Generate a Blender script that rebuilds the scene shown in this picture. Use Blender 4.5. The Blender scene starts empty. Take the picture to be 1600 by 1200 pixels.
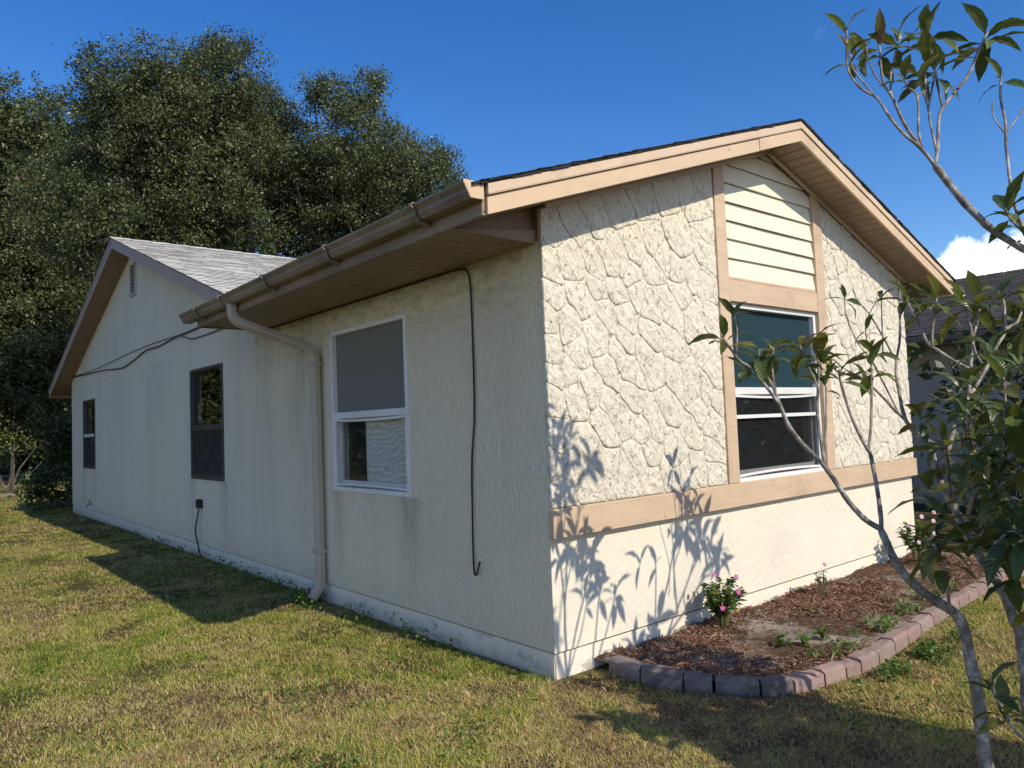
import bpy, bmesh, math, random
import numpy as np
from mathutils import Vector, Matrix, noise as mnoise

random.seed(7)
RNG = np.random.default_rng(11)
SC = bpy.context.scene
COL = SC.collection

# ------------------------------------------------------------------ camera
cam_d = bpy.data.cameras.new('camera')
cam = bpy.data.objects.new('camera', cam_d)
COL.objects.link(cam)
CAM = Vector((-2.9924, -3.2747, 1.5039))
YAW, PITCH, ROLL, FPX = math.radians(50.0290), math.radians(3.0753), math.radians(-2.2345), 1158.52
fw = Vector((math.cos(PITCH) * math.cos(YAW), math.cos(PITCH) * math.sin(YAW), math.sin(PITCH)))
rt0 = Vector((math.sin(YAW), -math.cos(YAW), 0))
up0 = rt0.cross(fw)
rt = math.cos(ROLL) * rt0 + math.sin(ROLL) * up0
up = -math.sin(ROLL) * rt0 + math.cos(ROLL) * up0
cam.matrix_world = Matrix(((rt.x, up.x, -fw.x, CAM.x), (rt.y, up.y, -fw.y, CAM.y), (rt.z, up.z, -fw.z, CAM.z), (0, 0, 0, 1)))
cam_d.sensor_width = 36.0
cam_d.lens = FPX / 1600 * 36.0
cam_d.clip_start = 0.05
cam_d.clip_end = 4000
SC.camera = cam

# ------------------------------------------------------------------ sun, sky, exposure
SUN_DIR = Vector((0.27, -3.38, 2.72)).normalized()          # towards the sun
SUN_EL = math.asin(SUN_DIR.z)
SUN_ROT = math.atan2(SUN_DIR.x, SUN_DIR.y)
sun_d = bpy.data.lights.new('sun', 'SUN')
sun_d.energy = 3.2
sun_d.angle = math.radians(0.53)
sun_d.color = (1.0, 0.90, 0.74)
sun = bpy.data.objects.new('sun', sun_d)
COL.objects.link(sun)
sun.rotation_euler = SUN_DIR.to_track_quat('Z', 'Y').to_euler()
sun.location = (0, -20, 20)

world = bpy.data.worlds.new('World')
SC.world = world
world.use_nodes = True
wn, wl = world.node_tree.nodes, world.node_tree.links
wn.clear()
wout = wn.new('ShaderNodeOutputWorld')
wbg = wn.new('ShaderNodeBackground')
wbg.inputs['Strength'].default_value = 0.125
sky = wn.new('ShaderNodeTexSky')
sky.sky_type = 'NISHITA'
sky.sun_disc = False
sky.sun_elevation = SUN_EL
sky.sun_rotation = SUN_ROT
sky.air_density = 1.0
sky.dust_density = 0.25
sky.ozone_density = 2.2
hsv = wn.new('ShaderNodeHueSaturation')
hsv.inputs['Saturation'].default_value = 1.38
hsv.inputs['Hue'].default_value = 0.512
hsv.inputs['Value'].default_value = 0.90
wl.new(sky.outputs[0], hsv.inputs['Color'])
# cumulus bank low in the sky and faint wisps higher up: all by direction, noise-edged
tc = wn.new('ShaderNodeTexCoord')


def wmath(op, a, b=None, clamp=False):
    n = wn.new('ShaderNodeMath'); n.operation = op; n.use_clamp = clamp
    for i, v in enumerate((a, b)):
        if v is None: continue
        if isinstance(v, (int, float)): n.inputs[i].default_value = v
        else: wl.new(v, n.inputs[i])
    return n.outputs[0]


def wnoise(scale, detail, rough=0.55, off=(0, 0, 0)):
    mp = wn.new('ShaderNodeMapping'); mp.inputs['Location'].default_value = off
    wl.new(tc.outputs['Generated'], mp.inputs['Vector'])
    n = wn.new('ShaderNodeTexNoise'); n.inputs['Scale'].default_value = scale
    n.inputs['Detail'].default_value = detail; n.inputs['Roughness'].default_value = rough
    wl.new(mp.outputs[0], n.inputs['Vector'])
    return n.outputs['Fac']


sep = wn.new('ShaderNodeSeparateXYZ'); wl.new(tc.outputs['Generated'], sep.inputs[0])
az = wmath('ARCTAN2', sep.outputs['Y'], sep.outputs['X'])      # 0 = +X
el = wmath('ARCSINE', sep.outputs['Z'])
big = wnoise(14, 6, 0.58)
# height of the cloud bank over azimuth: a broad heap centred near az 0.29
hx = wmath('DIVIDE', wmath('SUBTRACT', az, 0.265), 0.15)
hump = wmath('SUBTRACT', 1.0, wmath('MULTIPLY', hx, hx))
low_n = wnoise(1.7, 2, 0.5, (0.7, 0.2, 0.1))
top = wmath('ADD', wmath('MULTIPLY', hump, 0.050), 0.145)
top2 = wmath('ADD', 0.02, wmath('MULTIPLY', wmath('MULTIPLY', wmath('SUBTRACT', low_n, 0.36), 4.0, True), 0.19))     # heaps added round the rest of the horizon, out of view, to whiten wall light
edge = wmath('ADD', wmath('SUBTRACT', top, el), wmath('MULTIPLY', wmath('SUBTRACT', big, 0.5), 0.095))
mask = wmath('MULTIPLY', wmath('MULTIPLY', edge, 80.0, True), wmath('MULTIPLY', wmath('ADD', hump, 0.25), 3.0, True))
edge2 = wmath('ADD', wmath('SUBTRACT', top2, el), wmath('MULTIPLY', wmath('SUBTRACT', big, 0.5), 0.095))
mask = wmath('MAXIMUM', mask, wmath('MULTIPLY', edge2, 40.0, True))
shade = wnoise(22, 7, 0.6, (0.01, 0.0, -0.012))
cl_ramp = wn.new('ShaderNodeValToRGB')
cl_ramp.color_ramp.elements[0].position = 0.33; cl_ramp.color_ramp.elements[0].color = (6.4, 7.0, 8.0, 1)
cl_ramp.color_ramp.elements[1].position = 0.62; cl_ramp.color_ramp.elements[1].color = (11.5, 11.5, 11.5, 1)
wl.new(shade, cl_ramp.inputs[0])
mix1 = wn.new('ShaderNodeMix'); mix1.data_type = 'RGBA'
wl.new(mask, mix1.inputs['Factor']); wl.new(hsv.outputs[0], mix1.inputs['A']); wl.new(cl_ramp.outputs[0], mix1.inputs['B'])
# thin wisps
wv = wnoise(6.0, 8, 0.62, (0.33, 0.1, 0.52))
wz = wmath('MULTIPLY', wmath('SUBTRACT', wv, 0.575), 2.2, True)
wz = wmath('MULTIPLY', wz, wmath('MULTIPLY', wmath('MULTIPLY', wmath('SUBTRACT', el, 0.30), 6.0, True), wmath('MULTIPLY', wmath('SUBTRACT', 0.52, az), 8.0, True)))
mix2 = wn.new('ShaderNodeMix'); mix2.data_type = 'RGBA'
wl.new(wz, mix2.inputs['Factor']); wl.new(mix1.outputs['Result'], mix2.inputs['A']); mix2.inputs['B'].default_value = (7.5, 8.2, 9.3, 1)
wl.new(mix2.outputs['Result'], wbg.inputs['Color'])
wl.new(wbg.outputs[0], wout.inputs['Surface'])

SC.view_settings.view_transform = 'Standard'
SC.view_settings.look = 'None'
SC.view_settings.exposure = 0.58
SC.view_settings.gamma = 1.0
SC.view_settings.use_curve_mapping = False
SC.cycles.max_bounces = 8
SC.cycles.transparent_max_bounces = 16

# ------------------------------------------------------------------ materials


class Mat:
    """small node helper"""

    def __init__(s, name, rough=0.8, spec=0.3):
        s.m = bpy.data.materials.new(name); s.m.use_nodes = True
        s.n, s.l = s.m.node_tree.nodes, s.m.node_tree.links
        s.b = s.n['Principled BSDF']; s.out = s.n['Material Output']
        s.b.inputs['Roughness'].default_value = rough
        s.b.inputs['Specular IOR Level'].default_value = spec
        s.tc = s.n.new('ShaderNodeTexCoord'); s.geo = s.n.new('ShaderNodeNewGeometry')

    def put(s, sock, v):
        if isinstance(v, (int, float)): sock.default_value = v
        elif isinstance(v, (tuple, list)): sock.default_value = (*v, 1.0)[:4] if len(sock.default_value) == 4 else v
        else: s.l.new(v, sock)

    def math(s, op, a, b=None, clamp=False):
        n = s.n.new('ShaderNodeMath'); n.operation = op; n.use_clamp = clamp
        s.put(n.inputs[0], a)
        if b is not None: s.put(n.inputs[1], b)
        return n.outputs[0]

    def pos(s, scale=(1, 1, 1), src=None, loc=(0, 0, 0)):
        mp = s.n.new('ShaderNodeMapping'); mp.inputs['Scale'].default_value = scale; mp.inputs['Location'].default_value = loc
        s.l.new(src or s.geo.outputs['Position'], mp.inputs['Vector'])
        return mp.outputs[0]

    def noise(s, scale, detail=4, rough=0.55, vec=None, dist=0.0):
        n = s.n.new('ShaderNodeTexNoise')
        n.inputs['Scale'].default_value = scale; n.inputs['Detail'].default_value = detail
        n.inputs['Roughness'].default_value = rough; n.inputs['Distortion'].default_value = dist
        s.l.new(vec or s.geo.outputs['Position'], n.inputs['Vector'])
        return n.outputs['Fac']

    def ramp(s, f, stops):
        r = s.n.new('ShaderNodeValToRGB'); e = r.color_ramp.elements
        while len(e) < len(stops): e.new(0.5)
        for i, (p, c) in enumerate(stops):
            e[i].position = p
            e[i].color = (*c, 1) if isinstance(c, (tuple, list)) else (c, c, c, 1)
        s.l.new(f, r.inputs[0])
        return r.outputs[0]

    def mix(s, f, a, b, blend='MIX'):
        n = s.n.new('ShaderNodeMix'); n.data_type = 'RGBA'; n.blend_type = blend
        s.put(n.inputs['Factor'], f); s.put(n.inputs['A'], a); s.put(n.inputs['B'], b)
        return n.outputs['Result']

    def color(s, c): s.put(s.b.inputs['Base Color'], c); return s

    def bump(s, h, strength=0.5, dist=0.01):
        n = s.n.new('ShaderNodeBump'); n.inputs['Strength'].default_value = strength; n.inputs['Distance'].default_value = dist
        s.l.new(h, n.inputs['Height'])
        if s.b.inputs['Normal'].is_linked: s.l.new(s.b.inputs['Normal'].links[0].from_socket, n.inputs['Normal'])
        s.l.new(n.outputs[0], s.b.inputs['Normal'])
        return s

    def translucent(s, c, f):
        t = s.n.new('ShaderNodeBsdfTranslucent'); s.put(t.inputs['Color'], c)
        mx = s.n.new('ShaderNodeMixShader'); mx.inputs[0].default_value = f
        s.l.new(s.b.outputs[0], mx.inputs[1]); s.l.new(t.outputs[0], mx.inputs[2]); s.l.new(mx.outputs[0], s.out.inputs['Surface'])
        return s


MT = {}
# --- stucco of the shaded side and the lower front: cream, with streaked algae and combed relief
m = Mat('stucco', 0.9, 0.15)
streak = m.noise(1.0, 5, 0.6, m.pos((2.3, 2.3, 0.22)))
blot = m.noise(0.9, 4, 0.55)
c = m.mix(m.math('MULTIPLY', m.math('SUBTRACT', streak, 0.49), 2.0, True), (0.87, 0.80, 0.595), (0.72, 0.665, 0.50))
c = m.mix(m.math('MULTIPLY', m.math('SUBTRACT', blot, 0.5), 1.8, True), c, (0.75, 0.695, 0.53))
sepn = m.n.new('ShaderNodeSeparateXYZ'); m.l.new(m.geo.outputs['Position'], sepn.inputs[0])
PY, PZ, PX = sepn.outputs['Y'], sepn.outputs['Z'], sepn.outputs['X']


def vstain(m, base, y0, w, z0, z1, col, amt):
    """a run of algae below a sill: narrow in y, fading down from z1 to z0, ragged by noise"""
    d = m.math('DIVIDE', m.math('ABSOLUTE', m.math('SUBTRACT', PY, y0)), w)
    a = m.math('SUBTRACT', 1.0, d, True)
    zt = m.math('MULTIPLY', m.math('DIVIDE', m.math('SUBTRACT', PZ, z0), z1 - z0, True), m.math('LESS_THAN', PZ, z1))
    rag = m.math('MULTIPLY', m.math('SUBTRACT', m.noise(6, 5, 0.65, m.pos((1, 2.2, 0.35))), 0.3), 2.2, True)
    f = m.math('MULTIPLY', m.math('MULTIPLY', a, zt), m.math('MULTIPLY', rag, amt))
    side = m.math('LESS_THAN', PX, 0.02)
    return m.mix(m.math('MULTIPLY', f, side), base, col)


ALG = (0.17, 0.18, 0.11)
for y0, w, z0, z1, a in ((1.55, .22, .15, .98, .9), (2.72, .14, .2, .98, .6), (5.62, .2, .1, .96, .85), (6.8, .16, .15, .96, .55), (12.8, .14, .0, .95, .8),
                         (13.87, .16, .0, .95, .8), (3.4, .5, .4, 2.6, .75), (4.3, .5, .2, 2.7, .35), (3.05, .12, 0, 2.2, .35), (8.6, .9, .0, 2.6, .25), (11, .8, .2, 3.4, .25)):
    c = vstain(m, c, y0, w, z0, z1, ALG, a)
# grime band just under the soffit and at the foot
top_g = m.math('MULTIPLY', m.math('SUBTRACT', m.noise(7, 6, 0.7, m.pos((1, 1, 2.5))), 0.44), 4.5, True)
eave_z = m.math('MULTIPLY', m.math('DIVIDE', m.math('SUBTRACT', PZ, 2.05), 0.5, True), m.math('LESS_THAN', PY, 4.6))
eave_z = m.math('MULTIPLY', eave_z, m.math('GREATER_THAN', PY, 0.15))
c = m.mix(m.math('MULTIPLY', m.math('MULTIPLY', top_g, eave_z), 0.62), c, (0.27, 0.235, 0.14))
c = m.mix(m.math('MULTIPLY', m.ramp(m.noise(1, 6, 0.66, m.pos((46, 46, 13))), [(0.30, 1.0), (0.42, 0.0)]), 0.35), c, (0.42, 0.395, 0.31))
foot = m.math('SUBTRACT', 1.0, m.math('DIVIDE', PZ, 0.42), True)
c = m.mix(m.math('MULTIPLY', m.math('MULTIPLY', foot, m.noise(9, 5, 0.7)), 0.4), c, (0.34, 0.32, 0.25))
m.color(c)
m.bump(m.ramp(m.noise(1, 6, 0.62, m.pos((38, 38, 15))), [(0.36, 0.0), (0.62, 1.0)]), 0.85, 0.015)
m.bump(m.noise(3.5, 3, 0.5), 0.25, 0.02)
MT['stucco'] = m.m

m = Mat('foundation_paint', 0.85, 0.2)
chip = m.ramp(m.noise(5, 8, 0.7, m.pos((1, 1, 2.2))), [(0.56, 0.0), (0.60, 1.0)])
sx = m.n.new('ShaderNodeSeparateXYZ'); m.l.new(m.geo.outputs['Position'], sx.inputs[0])
low = m.math('MULTIPLY', m.math('SUBTRACT', 0.13, sx.outputs['Z']), 8.0, True)
c = m.mix(m.math('MULTIPLY', chip, 0.6), (0.70, 0.655, 0.54), (0.38, 0.37, 0.34))
c = m.mix(m.math('MULTIPLY', low, m.math('MULTIPLY', m.noise(11, 5), 0.9)), c, (0.23, 0.20, 0.15))
m.color(c); m.bump(m.noise(30, 6, 0.65), 0.5, 0.006); m.bump(chip, 0.4, -0.003)
MT['foundation'] = m.m

m = Mat('front_stucco', 0.92, 0.12)
c = m.mix(m.ramp(m.noise(1.3, 5, 0.6), [(0.4, 0.0), (0.7, 1.0)]), (0.74, 0.69, 0.565), (0.66, 0.62, 0.51))
c = m.mix(m.ramp(m.noise(24, 5, 0.7), [(0.58, 0.0), (0.75, 0.5)]), c, (0.52, 0.48, 0.38))
m.color(c)
m.bump(m.ramp(m.noise(1, 6, 0.6, m.pos((34, 34, 18))), [(0.35, 0.0), (0.64, 1.0)]), 0.5, 0.006)
m.bump(m.noise(5, 3, 0.5), 0.2, 0.02)
MT['front_stucco'] = m.m

m = Mat('cast_stone', 0.93, 0.12)
pv = m.pos((1, 1, 1))
pit = m.ramp(m.noise(40, 6, 0.7, m.pos((1.0, 1, 0.7)), 0.5), [(0.33, 0.0), (0.41, 0.85), (0.62, 1.0)])
lump = m.noise(15, 6, 0.7, m.pos((1.15, 1, 0.8)))
c = m.mix(m.ramp(m.noise(2.2, 5, 0.6), [(0.35, 0.0), (0.7, 1.0)]), (0.82, 0.765, 0.62), (0.75, 0.70, 0.57))
c = m.mix(m.math('MULTIPLY', m.math('SUBTRACT', 1.0, pit), 0.5), c, (0.36, 0.32, 0.22))  # shadow in the pits painted in as a darker colour
c = m.mix(m.ramp(m.noise(4.0, 6, 0.7), [(0.56, 0.0), (0.72, 0.25)]), c, (0.50, 0.46, 0.33))
m.color(c)
d0 = m.n.new('ShaderNodeMapping'); d0.inputs['Rotation'].default_value = (0, math.radians(-58), 0); m.l.new(m.geo.outputs['Position'], d0.inputs['Vector'])
dg = m.n.new('ShaderNodeMapping'); dg.inputs['Scale'].default_value = (7, 1, 19)
m.l.new(d0.outputs[0], dg.inputs['Vector'])
m.bump(m.ramp(m.noise(1, 5, 0.62, dg.outputs[0], 0.35), [(0.38, 0.0), (0.62, 1.0)]), 0.6, 0.02)
m.bump(lump, 0.6, 0.03)
m.bump(pit, 0.85, 0.013)
m.bump(m.noise(70, 4, 0.6), 0.6, 0.006)
MT['cast_stone'] = m.m


def paint(name, col, dark, rough=0.55, grain=(2, 2, 30), amt=0.5, bump=0.15, wear=None):
    m = Mat(name, rough, 0.35)
    f = m.ramp(m.noise(1, 5, 0.65, m.pos(grain)), [(0.42, 0.0), (0.72, 1.0)])
    f2 = m.ramp(m.noise(2.1, 6, 0.6), [(0.42, 0.0), (0.75, 1.0)])
    c = m.mix(m.math('MULTIPLY', f, amt), col, dark)
    c = m.mix(m.math('MULTIPLY', f2, amt), c, dark)
    if wear:                                   # flaked and stained spots
        w1 = m.ramp(m.noise(7, 8, 0.72), [(0.655, 0.0), (0.685, 0.7)]); w2 = m.ramp(m.noise(1.6, 7, 0.7), [(0.54, 0.0), (0.74, 0.65)])
        c = m.mix(w2, c, tuple(x * 0.72 for x in dark)); c = m.mix(w1, c, wear)
    m.color(c); m.bump(m.noise(1, 4, 0.6, m.pos([g * 5 for g in grain])), bump, 0.003)
    MT[name] = m.m


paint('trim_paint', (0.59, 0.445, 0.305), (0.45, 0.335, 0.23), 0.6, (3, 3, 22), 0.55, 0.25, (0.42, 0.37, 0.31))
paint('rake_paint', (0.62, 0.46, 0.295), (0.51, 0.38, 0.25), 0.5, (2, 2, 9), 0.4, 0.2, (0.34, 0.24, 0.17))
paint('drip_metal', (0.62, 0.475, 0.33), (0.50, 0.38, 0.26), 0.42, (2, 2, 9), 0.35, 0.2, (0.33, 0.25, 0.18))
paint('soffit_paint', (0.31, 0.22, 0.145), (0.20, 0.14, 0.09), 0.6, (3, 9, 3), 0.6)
paint('gutter_paint', (0.31, 0.24, 0.165), (0.11, 0.085, 0.06), 0.45, (4, 1.2, 6), 0.75, 0.15, (0.07, 0.06, 0.045))
paint('rear_trim', (0.44, 0.345, 0.265), (0.33, 0.26, 0.20), 0.6, (2, 4, 4), 0.5)
paint('spout_paint', (0.50, 0.43, 0.335), (0.35, 0.29, 0.22), 0.45, (5, 5, 1.5), 0.5)
paint('siding_paint', (0.76, 0.71, 0.55), (0.66, 0.61, 0.46), 0.5, (2, 2, 12), 0.3)
paint('white_metal', (0.74, 0.74, 0.72), (0.56, 0.56, 0.53), 0.35, (6, 6, 6), 0.4)
paint('bronze_metal', (0.055, 0.05, 0.045), (0.10, 0.09, 0.075), 0.4, (6, 6, 6), 0.4)
paint('black_rubber', (0.018, 0.017, 0.016), (0.035, 0.032, 0.03), 0.6, (6, 6, 6), 0.4)
paint('grey_cable', (0.07, 0.07, 0.068), (0.13, 0.13, 0.12), 0.6, (6, 6, 6), 0.4)
paint('brass', (0.30, 0.24, 0.15), (0.16, 0.13, 0.09), 0.45, (9, 9, 9), 0.5)
paint('interior_paint', (0.24, 0.24, 0.235), (0.18, 0.18, 0.175), 0.9, (1, 1, 1), 0.4)
paint('blind_cloth', (0.34, 0.345, 0.335), (0.30, 0.305, 0.295), 0.9, (1, 1, 14), 0.3)
paint('board_white', (0.8, 0.8, 0.78), (0.7, 0.7, 0.68), 0.6, (1, 1, 1), 0.3)

m = Mat('sheer_curtain', 0.85, 0.1)
w = m.n.new('ShaderNodeTexWave'); w.wave_type = 'BANDS'; w.bands_direction = 'Z'
w.inputs['Scale'].default_value = 7; w.inputs['Distortion'].default_value = 14; w.inputs['Detail'].default_value = 1.2; w.inputs['Detail Scale'].default_value = 0.7
m.l.new(m.pos((1, 1.1, 1)), w.inputs['Vector'])
m.color(m.ramp(w.outputs['Fac'], [(0.2, (0.74, 0.73, 0.68)), (0.8, (0.95, 0.94, 0.90))]))
MT['curtain'] = m.m


def glass_mat(name, tint, boost=1.5, refl_col=None, amt=0.0):
    m = Mat(name); m.n.remove(m.b)
    tr = m.n.new('ShaderNodeBsdfTransparent'); tr.inputs[0].default_value = (*tint, 1)
    gl = m.n.new('ShaderNodeBsdfGlossy'); gl.inputs['Roughness'].default_value = 0.015
    fr = m.n.new('ShaderNodeFresnel'); fr.inputs['IOR'].default_value = 1.38
    bn = m.n.new('ShaderNodeBump'); bn.inputs['Strength'].default_value = 0.05; bn.inputs['Distance'].default_value = 0.02
    m.l.new(m.noise(1.6, 1, 0.4), bn.inputs['Height']); m.l.new(bn.outputs[0], gl.inputs['Normal'])
    f = m.math('MULTIPLY', fr.outputs[0], boost, True)
    mx = m.n.new('ShaderNodeMixShader'); m.l.new(f, mx.inputs[0]); m.l.new(tr.outputs[0], mx.inputs[1]); m.l.new(gl.outputs[0], mx.inputs[2])
    sh = mx.outputs[0]
    if refl_col:                                   # flat diffuse colour painted in for the pane's reflection
        df = m.n.new('ShaderNodeBsdfDiffuse'); df.inputs[0].default_value = (*refl_col, 1)
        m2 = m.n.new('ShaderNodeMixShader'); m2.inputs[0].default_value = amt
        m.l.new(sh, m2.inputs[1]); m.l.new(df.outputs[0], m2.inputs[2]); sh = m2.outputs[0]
    m.l.new(sh, m.out.inputs['Surface'])
    MT[name] = m.m


glass_mat('window_glass', (0.93, 0.95, 0.94), 0.55)
glass_mat('teal_refl_glass', (0.42, 0.58, 0.60), 1.2, (0.04, 0.085, 0.105), 0.5)  # teal of the reflected sky put into the pane's colour
glass_mat('dull_glass', (0.97, 0.98, 0.97), 0.35)
glass_mat('grey_refl_glass', (0.6, 0.62, 0.6), 0.5, (0.26, 0.26, 0.235), 0.7)  # grey reflection put into the pane's colour
m = Mat('insect_screen', 0.7, 0.2); m.color((0.055, 0.058, 0.06))
tr = m.n.new('ShaderNodeBsdfTransparent'); mx = m.n.new('ShaderNodeMixShader'); mx.inputs[0].default_value = 0.62
m.l.new(m.b.outputs[0], mx.inputs[2]); m.l.new(tr.outputs[0], mx.inputs[1])
mx.inputs[0].default_value = 0.55
m.l.new(mx.outputs[0], m.out.inputs['Surface']); MT['screen'] = m.m
m = Mat('light_screen', 0.7, 0.2); m.color((0.12, 0.12, 0.12))
tr = m.n.new('ShaderNodeBsdfTransparent'); mx = m.n.new('ShaderNodeMixShader'); mx.inputs[0].default_value = 0.1
m.l.new(m.b.outputs[0], mx.inputs[2]); m.l.new(tr.outputs[0], mx.inputs[1]); m.l.new(mx.outputs[0], m.out.inputs['Surface']); MT['light_screen'] = m.m
m = Mat('dark_screen', 0.8, 0.05); m.color((0.02, 0.021, 0.022))
tr = m.n.new('ShaderNodeBsdfTransparent'); mx = m.n.new('ShaderNodeMixShader'); mx.inputs[0].default_value = 0.5
m.l.new(m.b.outputs[0], mx.inputs[2]); m.l.new(tr.outputs[0], mx.inputs[1]); m.l.new(mx.outputs[0], m.out.inputs['Surface']); MT['dark_screen'] = m.m


def shingle_mat(name, a, b, d):
    m = Mat(name, 0.95, 0.1)
    isl = m.geo.outputs['Random Per Island']
    c = m.mix(isl, a, b)
    c = m.mix(m.ramp(m.noise(1.1, 6, 0.65, m.pos((1, 0.5, 1))), [(0.45, 0.0), (0.75, 0.75)]), c, d)
    c = m.mix(m.ramp(m.noise(90, 3, 0.7), [(0.4, 0.0), (0.8, 0.5)]), c, d)
    m.color(c); m.bump(m.noise(160, 3, 0.7), 0.5, 0.003)
    MT[name] = m.m


shingle_mat('pale_shingle', (0.62, 0.61, 0.575), (0.48, 0.475, 0.45), (0.30, 0.29, 0.27))
shingle_mat('dark_shingle', (0.13, 0.12, 0.11), (0.095, 0.09, 0.083), (0.06, 0.056, 0.05))
shingle_mat('edge_shingle', (0.045, 0.042, 0.04), (0.03, 0.03, 0.03), (0.02, 0.02, 0.02))

paint('neighbour_wall', (0.56, 0.50, 0.39), (0.48, 0.43, 0.34), 0.9, (2, 2, 2), 0.4)
paint('neighbour_fascia', (0.20, 0.15, 0.11), (0.14, 0.105, 0.08), 0.5, (2, 2, 2), 0.4)

# edging stones: each block its own tone, pink, or charcoal where shadow is painted in
m = Mat('edging_concrete', 0.95, 0.1)
oi = m.n.new('ShaderNodeObjectInfo')
pk = m.ramp(oi.outputs['Color'], [(0.0, (0.125, 0.108, 0.102)), (0.5, (0.265, 0.185, 0.165)), (1.0, (0.37, 0.255, 0.225))])
c = m.mix(m.ramp(m.noise(7, 6, 0.65), [(0.45, 0.0), (0.72, 0.8)]), pk, (0.28, 0.25, 0.225))
c = m.mix(m.ramp(m.noise(26, 6, 0.7), [(0.55, 0.0), (0.7, 0.8)]), c, (0.13, 0.11, 0.10))
m.color(c); m.bump(m.noise(45, 6, 0.7), 0.6, 0.006); MT['edging'] = m.m

# --- ground under the grass
m = Mat('lawn_soil', 1.0, 0.05)
big = m.noise(0.55, 4, 0.6); fine = m.noise(38, 6, 0.7); mid = m.noise(5, 5, 0.6)
c = m.ramp(big, [(0.35, (0.075, 0.07, 0.025)), (0.52, (0.10, 0.08, 0.035)), (0.68, (0.115, 0.08, 0.045))])
c = m.mix(m.ramp(fine, [(0.4, 0.0), (0.62, 0.8)]), c, (0.055, 0.055, 0.02))
c = m.mix(m.ramp(mid, [(0.5, 0.0), (0.75, 0.6)]), c, (0.16, 0.125, 0.075))
m.color(c); m.bump(fine, 0.8, 0.02); MT['soil'] = m.m


def grass_mat(name, g1, g2, straw, dry_shift=0.0):
    m = Mat(name, 0.62, 0.25)
    isl = m.geo.outputs['Random Per Island']
    big = m.noise(0.55, 4, 0.6); mid = m.noise(2.6, 4, 0.6)
    dry = m.math('ADD', m.math('ADD', m.math('MULTIPLY', m.math('SUBTRACT', big, 0.5), 3.0), m.math('MULTIPLY', m.math('SUBTRACT', mid, 0.5), 2.8)), dry_shift)
    at = m.n.new('ShaderNodeAttribute'); at.attribute_name = 'tone'
    # a scorched, rusty patch of turf in front of the house corner
    vd = m.n.new('ShaderNodeVectorMath'); vd.operation = 'DISTANCE'; m.l.new(m.pos((0.75, 1, 0)), vd.inputs[0]); vd.inputs[1].default_value = (0.0, -1.25, 0)
    sc = m.math('MULTIPLY', m.math('SUBTRACT', 1.0, m.math('DIVIDE', vd.outputs['Value'], 1.75), True), m.math('MULTIPLY', m.math('SUBTRACT', m.noise(3.3, 5, 0.65), 0.32), 3.0, True))
    f = m.math('ADD', m.math('ADD', m.math('MULTIPLY', dry, 0.55), m.math('MULTIPLY', sc, 0.55)), at.outputs['Fac'], True)
    c = m.ramp(f, [(0.0, g1), (0.42, g2), (0.64, straw), (0.82, (0.40, 0.27, 0.14)), (1.0, (0.22, 0.125, 0.065))])
    m.color(c); m.translucent(c, 0.3)
    MT[name] = m.m


grass_mat('grass_blade', (0.15, 0.25, 0.03), (0.46, 0.445, 0.085), (0.76, 0.60, 0.28))

m = Mat('mulch_soil', 1.0, 0.05)
n1 = m.noise(1.7, 5, 0.6); n2 = m.noise(30, 6, 0.7)
c = m.ramp(n2, [(0.35, (0.05, 0.032, 0.022)), (0.7, (0.17, 0.11, 0.075))])
sand = m.ramp(n1, [(0.50, 0.0), (0.60, 1.0)])
c = m.mix(m.math('MULTIPLY', sand, 0.9), c, m.ramp(n2, [(0.3, (0.25, 0.215, 0.17)), (0.7, (0.42, 0.37, 0.31))]))
m.color(c); m.bump(n2, 0.9, 0.02); MT['mulch_soil'] = m.m
m = Mat('mulch_chip', 0.95, 0.1)
c = m.ramp(m.geo.outputs['Random Per Island'], [(0.0, (0.075, 0.04, 0.026)), (0.35, (0.18, 0.085, 0.052)), (0.7, (0.265, 0.145, 0.09)), (1.0, (0.42, 0.32, 0.235))])
m.color(c); m.bump(m.noise(120, 3), 0.5, 0.003); MT['mulch_chip'] = m.m

# --- foliage


def foliage(name, stops, rough=0.45, spec=0.4, trans=0.25, tcol=None, big=0.0):
    m = Mat(name, rough, spec)
    isl = m.geo.outputs['Random Per Island']
    f = isl
    if big:
        f = m.math('ADD', m.math('MULTIPLY', isl, 0.7), m.math('MULTIPLY', m.math('SUBTRACT', m.noise(big, 3), 0.35), 1.0), True)
    c = m.ramp(f, stops)
    m.color(c); m.translucent(tcol or c, trans)
    MT[name] = m.m


foliage('oak_leaf', [(0.0, (0.046, 0.062, 0.026)), (0.5, (0.092, 0.118, 0.045)), (0.85, (0.155, 0.18, 0.07)), (1.0, (0.25, 0.25, 0.13))], 0.42, 0.4, 0.22, big=0.35)
foliage('hedge_leaf', [(0.0, (0.022, 0.04, 0.014)), (0.6, (0.05, 0.08, 0.022)), (1.0, (0.10, 0.13, 0.03))], 0.45, 0.4, 0.2)
foliage('yellow_shrub_leaf', [(0.0, (0.07, 0.10, 0.02)), (0.6, (0.17, 0.19, 0.04)), (1.0, (0.30, 0.27, 0.06))], 0.5, 0.3, 0.35)
foliage('periwinkle_leaf', [(0.0, (0.04, 0.09, 0.02)), (0.6, (0.09, 0.16, 0.035)), (0.93, (0.16, 0.20, 0.05)), (1.0, (0.5, 0.42, 0.06))], 0.45, 0.35, 0.3)
foliage('weed_leaf', [(0.0, (0.05, 0.11, 0.02)), (0.6, (0.10, 0.19, 0.035)), (1.0, (0.20, 0.25, 0.06))], 0.5, 0.3, 0.3)
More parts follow.
